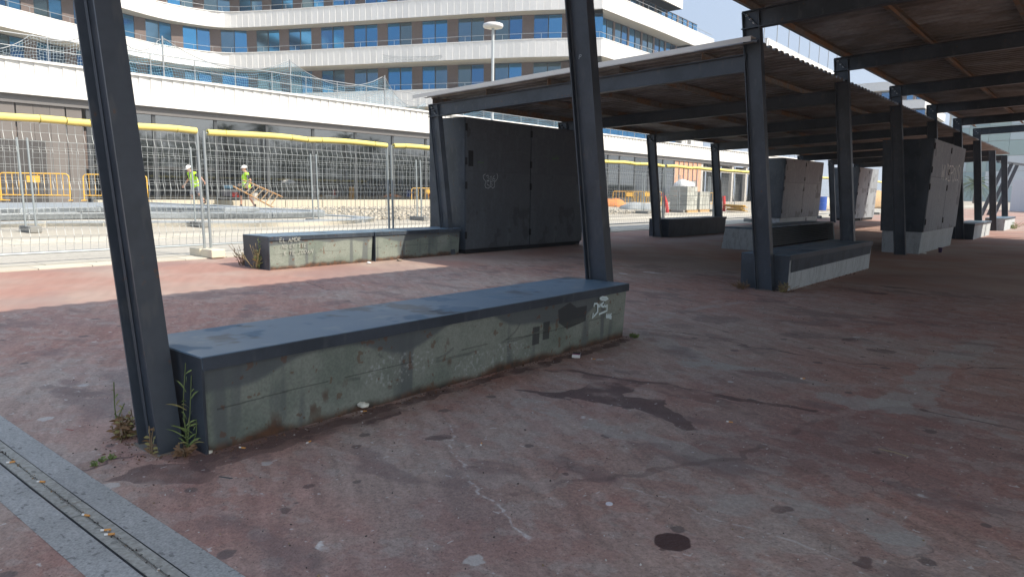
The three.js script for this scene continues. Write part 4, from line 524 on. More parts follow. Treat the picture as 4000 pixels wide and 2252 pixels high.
{
  const marks = [1.75, -1.82, -5.43, -9.05, -12.62, -16.2, -19.8, -23.4, -27, -30.6, -34.2, -37.8, -41.4, -45, -48.6];
  const notes = ['beside the dark leaning column', 'before the two workers', 'at the low pergola corner', 'behind the dark locker', 'past the dark locker', 'behind the dark bench', 'past the dark bench', 'by the louvred bench', 'behind the grey locker', 'past the grey locker', 'by the far locker', 'past the far locker', 'near the end of the row', 'at the end of the row'];
  for (let i = 0; i + 1 < marks.length; i++) { const z0 = marks[i], z1 = marks[i + 1];
    fencePanel(z0 - 0.02, z1 + 0.02, FENCEX, 1.74, `mesh fence panel on the paving edge, ${notes[i]}`, 'front fence panels', i < 6 ? 0.1 : 0.2);
    const f = new THREE.Mesh(footProto, footGreys[i === 1 ? 1 : 0]); f.name = numbered('fence_foot'); shadowed(f); f.position.set(FENCEX, groundY(FENCEX), z1); f.userData = { label: i === 1 ? 'pale beige concrete foot under the first pair of fence posts' : `dark concrete foot ending the front fence panel ${notes[i]}`, category: 'fence foot', group: 'front fence feet' }; scene.add(f);
    // yellow foam along the top rail, two or three lengths to a panel
    const r = rngOf(200 + i), n = 2, L = (z0 - z1 - 0.16) / n, y = groundY(FENCEX) + 0.12 + 1.735;
    for (let k = 0; k < n; k++) { const a = z0 - 0.08 - L * k - 0.004, b = a - L + 0.012, pts = []; for (let t = 0; t <= 6; t++) pts.push(V(FENCEX + (r() - 0.5) * 0.006, y + 0.008 * Math.sin(t + i * 2 + k) + (t === 0 || t === 6 ? -0.006 : 0), a + (b - a) * t / 6));
      const F = thing('foam_tube', `yellow foam tube tied on top of the fence panel ${notes[i]}`, 'foam tube', 'yellow foam tubes on the front fence'); part('tube', tube(pts, 0.046, 12, 14), foam, F); for (const t of [0.16, 0.83]) part('tie', new THREE.TorusGeometry(0.0475, 0.004, 5, 16).translate(FENCEX, y, a + (b - a) * t), foamTie, F); part('end_cap', new THREE.RingGeometry(0.02, 0.046, 14).translate(0, 0, 0).translate(pts[0].x, pts[0].y, pts[0].z + 0.001), foam, F); }
  }
  // second fence row on the site
  const X2 = -17.0, m2 = [1.8, -1.7, -5.1, -8.65, -12.0, -15.9, -19.4, -23, -26.6, -30.2, -33.8, -37.4, -41];
  const n2 = ['by the yellow barrier', 'behind the leaning column', 'before the worker in the vest', 'before the ladder carrier', 'by the grey terrace end', 'over the gravel', 'behind the locker', 'at the red pipe', 'by the block pallet', 'past the block pallet', 'by the timber stack', 'near the far rubble'];
  for (let i = 0; i + 1 < m2.length; i++) { fencePanel(m2[i] - 0.06, m2[i + 1] + 0.06, X2, 1.78, `inner mesh fence panel on the site, ${n2[i]}`, 'inner fence panels', i < 5 ? 0.12 : 0.22); const f = new THREE.Mesh(footProto, footGreys[0]); f.name = numbered('fence_foot'); shadowed(f); f.position.set(X2, groundY(X2) + 0.004, m2[i + 1]); f.userData = { label: `dark concrete foot ending the inner fence panel ${n2[i]}`, category: 'fence foot', group: 'inner fence feet' }; scene.add(f); }
}
// ---------------------------------------------------------------- yellow pedestrian barriers
const barrierPaint = std(C(0.72, 0.42, 0.06), 0.5);
const barrierProto = (() => { const g = new THREE.Group(), W = 2.2, H = 0.98; const f = V; 
  part('frame', [tube([f(-W / 2, 0, 0), f(-W / 2, H - 0.15, 0), f(-W / 2 + 0.02, H - 0.05, 0), f(-W / 2 + 0.12, H, 0), f(0, H, 0), f(W / 2 - 0.12, H, 0), f(W / 2 - 0.02, H - 0.05, 0), f(W / 2, H - 0.15, 0), f(W / 2, 0, 0)], 0.024, 7, 40), rod(f(-W / 2, 0.2, 0), f(W / 2, 0.2, 0), 0.02, 7)], barrierPaint, g);
  for (let i = 1; i < 11; i++) part('upright', rod(f(-W / 2 + W * i / 11, 0.2, 0), f(-W / 2 + W * i / 11, H, 0), 0.011, 6), barrierPaint, g);
  part('sign_plate', box(-0.25, 0.17, 0.66, 0.90, -0.006, 0.006), barrierPaint, g); for (const s of [-1, 1]) part('foot', [rod(f(s * W / 2, 0.015, -0.28), f(s * W / 2, 0.015, 0.28), 0.02, 6)], barrierPaint, g); return g; })();
function barrier(label, x, z, turn) { const o = barrierProto.clone(); o.name = numbered('pedestrian_barrier'); o.position.set(x, groundY(x) + 0.3 * (x < -24 && z > -18 ? 1 : 0), z); o.rotation.y = turn; o.userData = { label, category: 'barrier' }; scene.add(o); return o; }
{ const at = (px, D) => atDepth(px, D), p0 = at(135, 26.2), p1 = at(450, 27.2), p2 = at(1680, 43), p3 = at(2462, 46), p4 = at(2530, 50), p5 = at(2740, 52);
  barrier('yellow steel barrier with a plate, alone by the cladding door', p0.x, p0.z, 1.0); barrier('yellow steel barrier half hidden by the leaning column', p1.x, p1.z, 0.9); barrier('yellow steel barrier turned end-on behind the barrier with a plate', p0.x + 0.4, p0.z + 1.7, 2.4); barrier('yellow steel barrier beyond the gravel beside the low pergola column', p2.x, p2.z, 0.8); barrier('yellow steel barrier with orange mesh around its feet', p3.x, p3.z, 0.75); barrier('yellow steel barrier standing behind the one with orange mesh', p4.x, p4.z, 1.0); barrier('yellow steel barrier behind the pallet of grey blocks', p5.x, p5.z, 0.9); }
// ---------------------------------------------------------------- site materials and clutter
{ const p = atDepth(2672, 37.5), yb = groundY(p.x), P = thing('pallet', 'timber pallet under grey concrete blocks', 'pallet', 0); delete P.userData.group; const wood = std(C(0.50, 0.33, 0.16), 0.85);
  for (let i = 0; i < 5; i++) part('deck_board', box(p.x - 0.55, p.x + 0.55, yb + 0.1, yb + 0.12, p.z - 0.6 + i * 0.27, p.z - 0.47 + i * 0.27), wood, P); for (const d of [-0.5, 0, 0.5]) part('bearer', box(p.x + d - 0.05, p.x + d + 0.05, yb, yb + 0.099, p.z - 0.6, p.z + 0.6), wood, P);
  const blockM = [1, 0.88, 1.1].map((k) => std(C(0.36 * k, 0.37 * k, 0.34 * k), 0.95, { bumpMap: fineBump, bumpScale: 0.004 })), r = rngOf(9); const stack = (cx, cz, ny, tag) => { for (let y = 0; y < ny; y++) for (let i = 0; i < 2; i++) for (let j = 0; j < 3; j++) single('concrete_block', rbox(cx - 0.5 + i * 0.5, cx - 0.015 + i * 0.5, yb + 0.122 + y * 0.24, yb + 0.355 + y * 0.24, cz - 0.6 + j * 0.4, cz - 0.215 + j * 0.4, 0.012), blockM[r() * 3 | 0], tag, 'concrete block', tag.includes('second') ? 'blocks of the second stack' : 'blocks under the plastic sheet'); };
  stack(p.x, p.z, 5, 'grey concrete block in the pallet stack under the plastic sheet'); stack(p.x - 0.2, p.z - 1.9, 4, 'grey concrete block in the second, lower stack');
  const P2 = copyOf(P, 'timber pallet under the second, lower stack of grey blocks'); P2.position.set(-0.2, 0, -1.9);
  const sg = new THREE.SphereGeometry(0.55, 18, 9, 0, 7, 0, Math.PI / 2), sp = sg.attributes.position; for (let i = 0; i < sp.count; i++) { const a = sp.getX(i), b = sp.getZ(i), n = fbm(a * 4 + 3, b * 4, 3); sp.setXYZ(i, a * 1.0, sp.getY(i) * (0.45 + 0.4 * n), b * 1.15); } sg.computeVertexNormals(); sg.translate(p.x, yb + 1.325, p.z); single('plastic_sheet', sg, std(C(0.72, 0.72, 0.70), 0.35), 'crumpled white plastic sheet heaped on the block stack', 'plastic sheet');
  const redM = std(C(0.62, 0.05, 0.05), 0.5); const pipe = (px, D, h, bend, label) => { const q = atDepth(px, D), y = groundY(q.x); const pts = [0, 0.25, 0.5, 0.75, 1].map((t) => V(q.x - bend * t * t * 0.6, y + h * t, q.z + bend * t * t)); const g = thing('red_pipe', label, 'pipe'); part('pipe', tube(pts, 0.085, 10, 20), redM, g); for (let i = 1; i < 12; i++) { const t = i / 12; part('rib', new THREE.TorusGeometry(0.086, 0.008, 5, 12).rotateX(Math.PI / 2).translate(q.x - bend * t * t * 0.6, y + h * t, q.z + bend * t * t), redM, g); } };
  pipe(2610, 36, 0.95, 0.28, 'bent red corrugated pipe standing out of the ground by the block pallet'); pipe(2832, 41, 0.85, 0.05, 'straight red corrugated pipe standing out of the ground past the pergola column');
  // planks, heaps and drums farther on
  const q = atDepth(2880, 40), woodM = std(C(0.58, 0.36, 0.10), 0.8); for (let i = 0; i < 7; i++) single('timber_plank', planar(box(-0.08, 0.08, 0, 0.045, -1.2, 1.2)).rotateY(0.6 + 0.25 * r()).translate(q.x + 0.2 * r(), groundY(q.x) + 0.06 + i * 0.05, q.z + 0.4 * r()), woodM, 'yellow timber plank in the low pile past the red pipe', 'plank', 'planks past the red pipe');
  const heap = (px, D, sx, sy, col, name, label, cat) => { const c = atDepth(px, D), g = new THREE.IcosahedronGeometry(1, 3), pp = g.attributes.position; for (let i = 0; i < pp.count; i++) { const v = V().fromBufferAttribute(pp, i), k = 0.7 + 0.6 * fbm(v.x * 2.2 + px, v.z * 2.2 + v.y, 3); pp.setXYZ(i, v.x * sx * k, Math.max(0, v.y) * sy * k, v.z * sx * k); } const gg = mergeVertices(g.deleteAttribute('normal') && g.deleteAttribute('uv') && g); gg.computeVertexNormals(); gg.setAttribute('uv', new THREE.Float32BufferAttribute(new Float32Array(gg.attributes.position.count * 2), 2)); gg.translate(c.x, groundY(c.x), c.z); single(name, gg, std(col, 0.9), label, cat); };
  heap(2500, 41, 1.1, 0.4, C(0.36, 0.38, 0.38), 'rubble_heap', 'low heap of grey rubble in front of the yellow barriers', 'rubble'); heap(2390, 46, 0.9, 0.5, C(0.66, 0.25, 0.08), 'mesh_heap', 'crumpled orange mesh lying by the yellow barrier feet', 'mesh');
  heap(3215, 52, 1.2, 0.9, C(0.60, 0.53, 0.40), 'sand_heap', 'sandy heap seen between the two grey lockers', 'sand'); heap(3430, 62, 2.4, 1.3, C(0.62, 0.40, 0.20), 'debris_heap', 'orange-brown debris heap beyond the far grey locker', 'debris'); heap(3500, 66, 2.4, 1.6, C(0.64, 0.50, 0.28), 'sand_heap', 'tall pale sand heap beyond the far grey locker', 'sand');
  const dr = (px, D, col, label) => { const c = atDepth(px, D), g = thing('drum', label, 'drum'); part('shell', [new THREE.CylinderGeometry(0.3, 0.3, 0.88, 16).translate(c.x, groundY(c.x) + 0.44, c.z)], std(col, 0.5), g); for (const y of [0.3, 0.6]) part('rib', new THREE.TorusGeometry(0.302, 0.014, 5, 18).rotateX(Math.PI / 2).translate(c.x, groundY(c.x) + y, c.z), std(col, 0.5), g); part('lid', new THREE.CylinderGeometry(0.29, 0.29, 0.03, 16).translate(c.x, groundY(c.x) + 0.895, c.z), std(col, 0.5), g); };
  dr(3214, 48, C(0.03, 0.10, 0.42), 'blue plastic drum between the grey lockers'); dr(3192, 50, C(0.62, 0.10, 0.07), 'red plastic drum beside the blue one');
}
{ // dark machine lying on the terrace between the workers: a plate compactor
  const c = atDepth(892, 30.3), y = 0.62, K = thing('plate_compactor', 'dark plate compactor parked between the two workers', 'machine'), R = 0.6; const L = (g) => g.rotateY(R).translate(c.x, y, c.z);
  part('base_plate', L(rbox(-0.4, 0.45, 0, 0.1, -0.28, 0.28, 0.02)), M.black, K); part('engine', L(rbox(-0.2, 0.22, 0.14, 0.45, -0.2, 0.2, 0.04)), std(C(0.06, 0.06, 0.07), 0.5), K); part('tank', L(rbox(-0.16, 0.14, 0.46, 0.62, -0.17, 0.17, 0.05)), std(C(0.05, 0.12, 0.18), 0.35), K); part('handle', [tube([V(0.35, 0.12, -0.2), V(0.75, 0.55, -0.2), V(0.95, 0.8, -0.2), V(0.95, 0.8, 0.2), V(0.75, 0.55, 0.2), V(0.35, 0.12, 0.2)], 0.018, 6, 30).rotateY(R).translate(c.x, y, c.z)], M.rubber, K); part('cover', L(rbox(0.2, 0.4, 0.12, 0.32, -0.15, 0.15, 0.03)), std(C(0.35, 0.04, 0.03), 0.5), K);
  const b = atDepth(990, 30.6), bk = thing('bucket', 'pale grey bucket standing by the ladder carrier', 'bucket'); part('shell', new THREE.LatheGeometry([[0.001, 0], [0.13, 0], [0.16, 0.33], [0.165, 0.33]].map(([a, e]) => new THREE.Vector2(a, e)), 16).translate(b.x, 0.6, b.z), std(C(0.5, 0.5, 0.48), 0.6), bk); part('rim', new THREE.TorusGeometry(0.163, 0.008, 5, 16).rotateX(Math.PI / 2).translate(b.x, 0.93, b.z), std(C(0.5, 0.5, 0.48), 0.6), bk); }
// hoarding, slanted far columns and palms at the far right
{ const a = atDepth(3950, 62), b = atDepth(4260, 52), H = thing('site_hoarding', 'pale blue-white hoarding wall past the end of the pergola', 'hoarding'), P = resample([a, b], 1.5); for (let i = 0; i + 1 < P.length; i++) part('panel', wallBox(P[i].clone().lerp(P[i + 1], 0.006), P[i + 1].clone().lerp(P[i], 0.006), 0, 2.7, 0.05), std(C(0.50, 0.56, 0.66), 0.6), H);
  const S = thing('slanted_frame', 'strongly slanted dark steel props at the far end of the low pergola', 'steel frame'); for (const [px, D] of [[3840, 44], [3868, 46], [3892, 48]]) { const c = atDepth(px, D); part('prop', bar(V(c.x, 0, c.z), V(c.x + 1.0, 3.3, c.z + 0.1), 0.2, 0.2), M.steel, S); } part('top_rail', bar(V(atDepth(3840, 44).x + 0.6, 3.3, atDepth(3840, 44).z), V(atDepth(3892, 48).x + 1.3, 3.3, atDepth(3892, 48).z), 0.15, 0.15), M.steel, S); }

// ---------------------------------------------------------------- the two workers: one continuous body each, clothing as parts
function surfaceNet(fn, lo, hi, cell) { // naive surface nets over a box
  const n = [0, 1, 2].map((i) => Math.ceil((hi[i] - lo[i]) / cell) + 1), [nx, ny, nz] = n, F = new Float32Array(nx * ny * nz), id = (i, j, k) => i + nx * (j + ny * k);
  for (let k = 0; k < nz; k++) for (let j = 0; j < ny; j++) for (let i = 0; i < nx; i++) F[id(i, j, k)] = fn(lo[0] + i * cell, lo[1] + j * cell, lo[2] + k * cell);
  const idx = new Int32Array(nx * ny * nz).fill(-1), pos = [], tri = [];
  for (let k = 0; k < nz - 1; k++) for (let j = 0; j < ny - 1; j++) for (let i = 0; i < nx - 1; i++) { let m = 0, sx = 0, sy = 0, sz = 0, c = 0; const v = []; for (let b = 0; b < 8; b++) { v[b] = F[id(i + (b & 1), j + ((b >> 1) & 1), k + (b >> 2))]; if (v[b] < 0) m++; } if (m === 0 || m === 8) continue;
    for (const [a, b] of [[0, 1], [2, 3], [4, 5], [6, 7], [0, 2], [1, 3], [4, 6], [5, 7], [0, 4], [1, 5], [2, 6], [3, 7]]) if ((v[a] < 0) !== (v[b] < 0)) { const t = v[a] / (v[a] - v[b]); sx += (a & 1) + t * ((b & 1) - (a & 1)); sy += ((a >> 1) & 1) + t * (((b >> 1) & 1) - ((a >> 1) & 1)); sz += (a >> 2) + t * ((b >> 2) - (a >> 2)); c++; }
    idx[id(i, j, k)] = pos.length / 3; pos.push(lo[0] + (i + sx / c) * cell, lo[1] + (j + sy / c) * cell, lo[2] + (k + sz / c) * cell); }
  const quad = (a, b, c, d, flip) => { if (a < 0 || b < 0 || c < 0 || d < 0) return; flip ? tri.push(a, b, c, a, c, d) : tri.push(a, c, b, a, d, c); };
  for (let k = 1; k < nz - 1; k++) for (let j = 1; j < ny - 1; j++) for (let i = 1; i < nx - 1; i++) { const f = F[id(i, j, k)] < 0;
    if (f !== F[id(i + 1, j, k)] < 0) quad(idx[id(i, j - 1, k - 1)], idx[id(i, j, k - 1)], idx[id(i, j, k)], idx[id(i, j - 1, k)], f);
    if (f !== F[id(i, j + 1, k)] < 0) quad(idx[id(i - 1, j, k - 1)], idx[id(i - 1, j, k)], idx[id(i, j, k)], idx[id(i, j, k - 1)], f);
    if (f !== F[id(i, j, k + 1)] < 0) quad(idx[id(i - 1, j - 1, k)], idx[id(i, j - 1, k)], idx[id(i, j, k)], idx[id(i - 1, j, k)], f); }
  const g = new THREE.BufferGeometry(); g.setAttribute('position', new THREE.Float32BufferAttribute(pos, 3)); g.setIndex(tri); g.computeVertexNormals(); return plain(g); }
function capsule(a, b, ra, rb) { const d = b.clone().sub(a), L2 = d.lengthSq() || 1e-9; return (x, y, z) => { const px = x - a.x, py = y - a.y, pz = z - a.z, t = clamp((px * d.x + py * d.y + pz * d.z) / L2), qx = px - d.x * t, qy = py - d.y * t, qz = pz - d.z * t; return Math.sqrt(qx * qx + qy * qy + qz * qz) - (ra + (rb - ra) * t); }; }
function blend(fs, k) { return (x, y, z) => { let s = 1e3; for (const f of fs) { const d = f(x, y, z), h = clamp(0.5 + 0.5 * (s - d) / k); s = s + (d - s) * h - k * h * (1 - h); } return s; }; }
const ell = (c, r) => (x, y, z) => { const a = (x - c.x) / r[0], b = (y - c.y) / r[1], e = (z - c.z) / r[2], l = Math.sqrt(a * a + b * b + e * e); return (l - 1) * Math.min(...r); };
const skin = std(C(0.50, 0.27, 0.18), 0.6), vestM = std(C(0.46, 0.82, 0.02), 0.6), vestBand = std(C(0.62, 0.64, 0.60), 0.35), shirtM = std(C(0.02, 0.021, 0.025), 0.85), helmetM = std(C(0.80, 0.80, 0.78), 0.3), bootM = std(C(0.05, 0.04, 0.035), 0.7), hairM = std(C(0.03, 0.022, 0.018), 0.7);
function hand(w, dir, palmN, curl) { // five fingers from the wrist w along dir; palmN faces what is held
  const d = dir.clone().normalize(), n = palmN.clone().addScaledVector(d, -palmN.dot(d)).normalize(), s = new THREE.Vector3().crossVectors(d, n), fs = [], P = (a, b, c) => w.clone().addScaledVector(d, a).addScaledVector(s, b).addScaledVector(n, c);
  fs.push(capsule(P(0.0, 0, 0), P(0.045, 0, 0), 0.024, 0.022)); for (const b of [-0.03, -0.01, 0.01, 0.03]) fs.push(capsule(P(0.02, b * 0.6, 0), P(0.085, b, 0), 0.017, 0.0125)); const palm = blend(fs, 0.012), out = [];
  [[-0.031, 0.062], [-0.0105, 0.074], [0.0105, 0.080], [0.031, 0.072]].forEach(([b, L]) => { const k = P(0.088, b, 0), a1 = curl, a2 = curl * 2; const m = k.clone().addScaledVector(d, L * 0.5 * Math.cos(a1)).addScaledVector(n, L * 0.5 * Math.sin(a1)), t = m.clone().addScaledVector(d, L * 0.5 * Math.cos(a2)).addScaledVector(n, L * 0.5 * Math.sin(a2)); out.push(capsule(k, m, 0.0095, 0.0088), capsule(m, t, 0.0088, 0.0075)); });
  const t0 = P(0.025, 0.03, 0.005), t1 = P(0.055, 0.058, 0.02), t2 = P(0.085, 0.06, 0.032); out.push(capsule(t0, t1, 0.0125, 0.0105), capsule(t1, t2, 0.0105, 0.009));
  return (x, y, z) => { let v = palm(x, y, z); for (const f of out) { const e = f(x, y, z); v = Math.min(v, e); } return v; }; }
function worker(label, origin, turn, J, shortM, handCfg) {
  const W = thing('person', label, 'person'); W.position.copy(origin); W.rotation.y = turn;
  const j = Object.fromEntries(Object.entries(J).map(([k, v]) => [k, V(...v)])), c = capsule, mid = (a, b, t) => j[a].clone().lerp(j[b], t);
  const torso = [c(j.pelvis, j.chest, 0.115, 0.135), c(j.chest, j.neck, 0.125, 0.07), c(j.shL, j.shR, 0.062, 0.062), c(j.hipL, j.hipR, 0.098, 0.098)];
  const legs = ['L', 'R'].flatMap((s) => [c(j['hip' + s], j['knee' + s], 0.082, 0.056), c(j['knee' + s], j['ank' + s], 0.055, 0.036), c(j['ank' + s], j['toe' + s], 0.04, 0.032)]);
  const arms = ['L', 'R'].flatMap((s) => [c(j['sh' + s], j['el' + s], 0.05, 0.038), c(j['el' + s], j['wr' + s], 0.038, 0.026)]);
  const neck = c(j.neck, j.head, 0.055, 0.05), bodyF = blend([...torso, neck, ...legs, ...arms], 0.035);
  const all = Object.values(j), lo = ['x', 'y', 'z'].map((a) => Math.min(...all.map((p) => p[a])) - 0.2), hi = ['x', 'y', 'z'].map((a) => Math.max(...all.map((p) => p[a])) + 0.2);
  const near = (keys, m) => [keys.map((k) => j[k])].flatMap((a) => [['x', 'y', 'z'].map((q) => Math.min(...a.map((p) => p[q])) - m), ['x', 'y', 'z'].map((q) => Math.max(...a.map((p) => p[q])) + m)]), [tlo, thi] = near(['pelvis', 'chest', 'neck', 'shL', 'shR', 'hipL', 'hipR'], 0.2), [slo, shi] = near(['hipL', 'hipR', 'kneeL', 'kneeR'], 0.15), [elo, ehi] = near(['pelvis', 'chest', 'neck', 'shL', 'shR', 'elL', 'elR', 'hipL', 'hipR'], 0.16);
  const gs = [surfaceNet(bodyF, lo, hi, 0.022)];
  // head in its own frame: f forward, u up
  const f = j.face.clone().sub(j.head).normalize(), u = j.crown.clone().sub(j.head); u.addScaledVector(f, -u.dot(f)).normalize(); const s = new THREE.Vector3().crossVectors(u, f), H = (a, b, e) => j.head.clone().addScaledVector(f, a).addScaledVector(u, b).addScaledVector(s, e), R = new THREE.Matrix4().makeBasis(s, u, f), inv = R.clone().invert();
  const loc = (fn) => (x, y, z) => { const a = x - j.head.x, b = y - j.head.y, e = z - j.head.z; return fn(a * s.x + b * s.y + e * s.z, a * u.x + b * u.y + e * u.z, a * f.x + b * f.y + e * f.z); };
  const skull = blend([ell(V(0, 0.085, -0.01), [0.074, 0.10, 0.092]), ell(V(0, 0.035, 0.035), [0.056, 0.075, 0.06]), ell(V(0, -0.012, 0.055), [0.03, 0.026, 0.03])], 0.03), nose = capsule(V(0, 0.068, 0.088), V(0, 0.04, 0.108), 0.008, 0.013), ears = [-1, 1].map((e) => ell(V(e * 0.076, 0.05, -0.005), [0.012, 0.03, 0.018])), brow = capsule(V(-0.04, 0.082, 0.078), V(0.04, 0.082, 0.078), 0.011, 0.011), lips = capsule(V(-0.018, 0.008, 0.087), V(0.018, 0.008, 0.087), 0.008, 0.008), eyes = [-1, 1].map((e) => ell(V(e * 0.03, 0.066, 0.088), [0.016, 0.01, 0.012]));
  const faceF = blend([skull, nose, brow, lips, ...ears], 0.012), headF = loc((x, y, z) => { let v = faceF(x, y, z); for (const e of eyes) v = Math.max(v, -e(x, y, z)); return v; });
  const hlo = [j.head.x - 0.2, j.head.y - 0.17, j.head.z - 0.2], hhi = [j.head.x + 0.2, j.head.y + 0.25, j.head.z + 0.2];
  gs.push(surfaceNet(headF, hlo, hhi, 0.008));
  for (const k of ['L', 'R']) { const w = j['wr' + k], hf = hand(w, w.clone().sub(j['el' + k]), V(...handCfg[k].n), handCfg[k].curl); gs.push(surfaceNet(hf, [w.x - 0.22, w.y - 0.22, w.z - 0.22], [w.x + 0.22, w.y + 0.22, w.z + 0.22], 0.0065)); }
  const cut = (g) => { g.setAttribute('uv', new THREE.Float32BufferAttribute(new Float32Array(g.attributes.position.count * 2), 2)); return g; };
  const body = part('body', cut(mergeGeometries(gs)), skin, W);
  for (const e of [-1, 1]) part('eye', new THREE.SphereGeometry(0.0125, 10, 8).translate(...H(0.076, 0.066, e * 0.03).toArray()), std(C(0.08, 0.06, 0.05), 0.3), W);
  part('hair', cut(surfaceNet(loc((x, y, z) => Math.max(ell(V(0, 0.085, -0.016), [0.080, 0.105, 0.096])(x, y, z), 0.02 + z * 0.9 - y * 0.35, -(y - 0.01))), hlo, hhi, 0.01)), hairM, W);
  // helmet: shell, ridge and peak
  const shell = loc((x, y, z) => { const e = ell(V(0, 0.095, -0.005), [0.105, 0.115, 0.128]); return Math.max(e(x, y, z), 0.105 - y, -(ell(V(0, 0.09, -0.005), [0.094, 0.104, 0.116])(x, y, z))); });
  const hm = part('helmet', cut(surfaceNet(shell, [hlo[0], hlo[1], hlo[2]], [hhi[0], hhi[1] + 0.05, hhi[2]], 0.008)), helmetM, W);
  part('peak', cut(surfaceNet(loc((x, y, z) => Math.max(ell(V(0, 0.105, 0.03), [0.11, 0.05, 0.145])(x, y, z), Math.abs(y - 0.11 + Math.max(0, z) * 0.12) - 0.007, -(ell(V(0, 0.095, -0.005), [0.09, 0.2, 0.11])(x, y, z)))), hlo, hhi, 0.006)), helmetM, hm);
  for (const e of [-0.03, 0, 0.03]) part('ridge', tube([H(0.10, 0.155, e), H(0.05, 0.205, e), H(-0.02, 0.215, e), H(-0.09, 0.18, e)], 0.007, 5, 16), helmetM, hm);
  // T-shirt with sleeves, vest, shorts, boots
  const tee = blend([...torso, ...['L', 'R'].map((k) => c(j['sh' + k], mid('sh' + k, 'el' + k, 0.62), 0.056, 0.054))], 0.035); part('shirt', cut(surfaceNet((x, y, z) => Math.max(tee(x, y, z) - 0.008, (y - j.neck.y - 0.005)), elo, ehi, 0.018)), shirtM, W);
  const up = j.neck.clone().sub(j.pelvis).normalize(), along = (x, y, z) => (x - j.pelvis.x) * up.x + (y - j.pelvis.y) * up.y + (z - j.pelvis.z) * up.z, tl = j.neck.distanceTo(j.pelvis), chestF = j.chestFront.clone().sub(j.chest).normalize(), sideV = new THREE.Vector3().crossVectors(up, chestF);
  const vestF = blend(torso, 0.04), vOpen = (x, y, z) => { const qx = x - j.chest.x, qy = y - j.chest.y, qz = z - j.chest.z, fr = qx * chestF.x + qy * chestF.y + qz * chestF.z, side = Math.abs(qx * sideV.x + qy * sideV.y + qz * sideV.z), h = along(x, y, z); return fr > 0 ? 0.012 + clamp((h - tl * 0.55) / (tl * 0.45)) * 0.075 - side : -1; };
  const vest = (grow, h0, h1) => (x, y, z) => { const h = along(x, y, z); return Math.max(vestF(x, y, z) - grow - 0.02 * clamp(1 - h / (tl * 0.4)), h0 - h, h - h1, vOpen(x, y, z)); };
  const vs = part('vest', cut(surfaceNet(vest(0.028, -0.13, tl * 0.97), tlo, thi, 0.016)), vestM, W);
  for (const [a, b] of [[0.03, 0.075], [0.15, 0.195]]) part('reflective_band', cut(surfaceNet(vest(0.034, a, b), tlo, thi, 0.014)), vestBand, vs);
  const sh = blend([c(j.hipL, j.hipR, 0.105, 0.105), c(j.hipL, mid('hipL', 'kneeL', 0.86), 0.10, 0.082), c(j.hipR, mid('hipR', 'kneeR', 0.86), 0.10, 0.082)], 0.03); const kl = mid('hipL', 'kneeL', 0.92), kr = mid('hipR', 'kneeR', 0.92), dl = j.kneeL.clone().sub(j.hipL).normalize(), dr = j.kneeR.clone().sub(j.hipR).normalize();
  part('shorts', cut(surfaceNet((x, y, z) => Math.max(sh(x, y, z) - 0.012, Math.min((x - kl.x) * dl.x + (y - kl.y) * dl.y + (z - kl.z) * dl.z, (x - kr.x) * dr.x + (y - kr.y) * dr.y + (z - kr.z) * dr.z) > 0 ? 0.05 : -1), slo, shi, 0.018)), shortM, W);
  for (const k of ['L', 'R']) part('boot', cut(surfaceNet(blend([c(j['ank' + k].clone().add(V(0, 0.04, 0)), j['ank' + k], 0.05, 0.05), c(j['ank' + k].clone().add(V(0, -0.035, 0)), j['toe' + k].clone().add(V(0, 0.005, 0)), 0.046, 0.04)], 0.03), ...[-1, 1].map((q) => ['x', 'y', 'z'].map((a) => (q < 0 ? Math.min(j['ank' + k][a], j['toe' + k][a]) : Math.max(j['ank' + k][a], j['toe' + k][a])) + q * 0.12)), 0.012)), bootM, W);
  return W; }
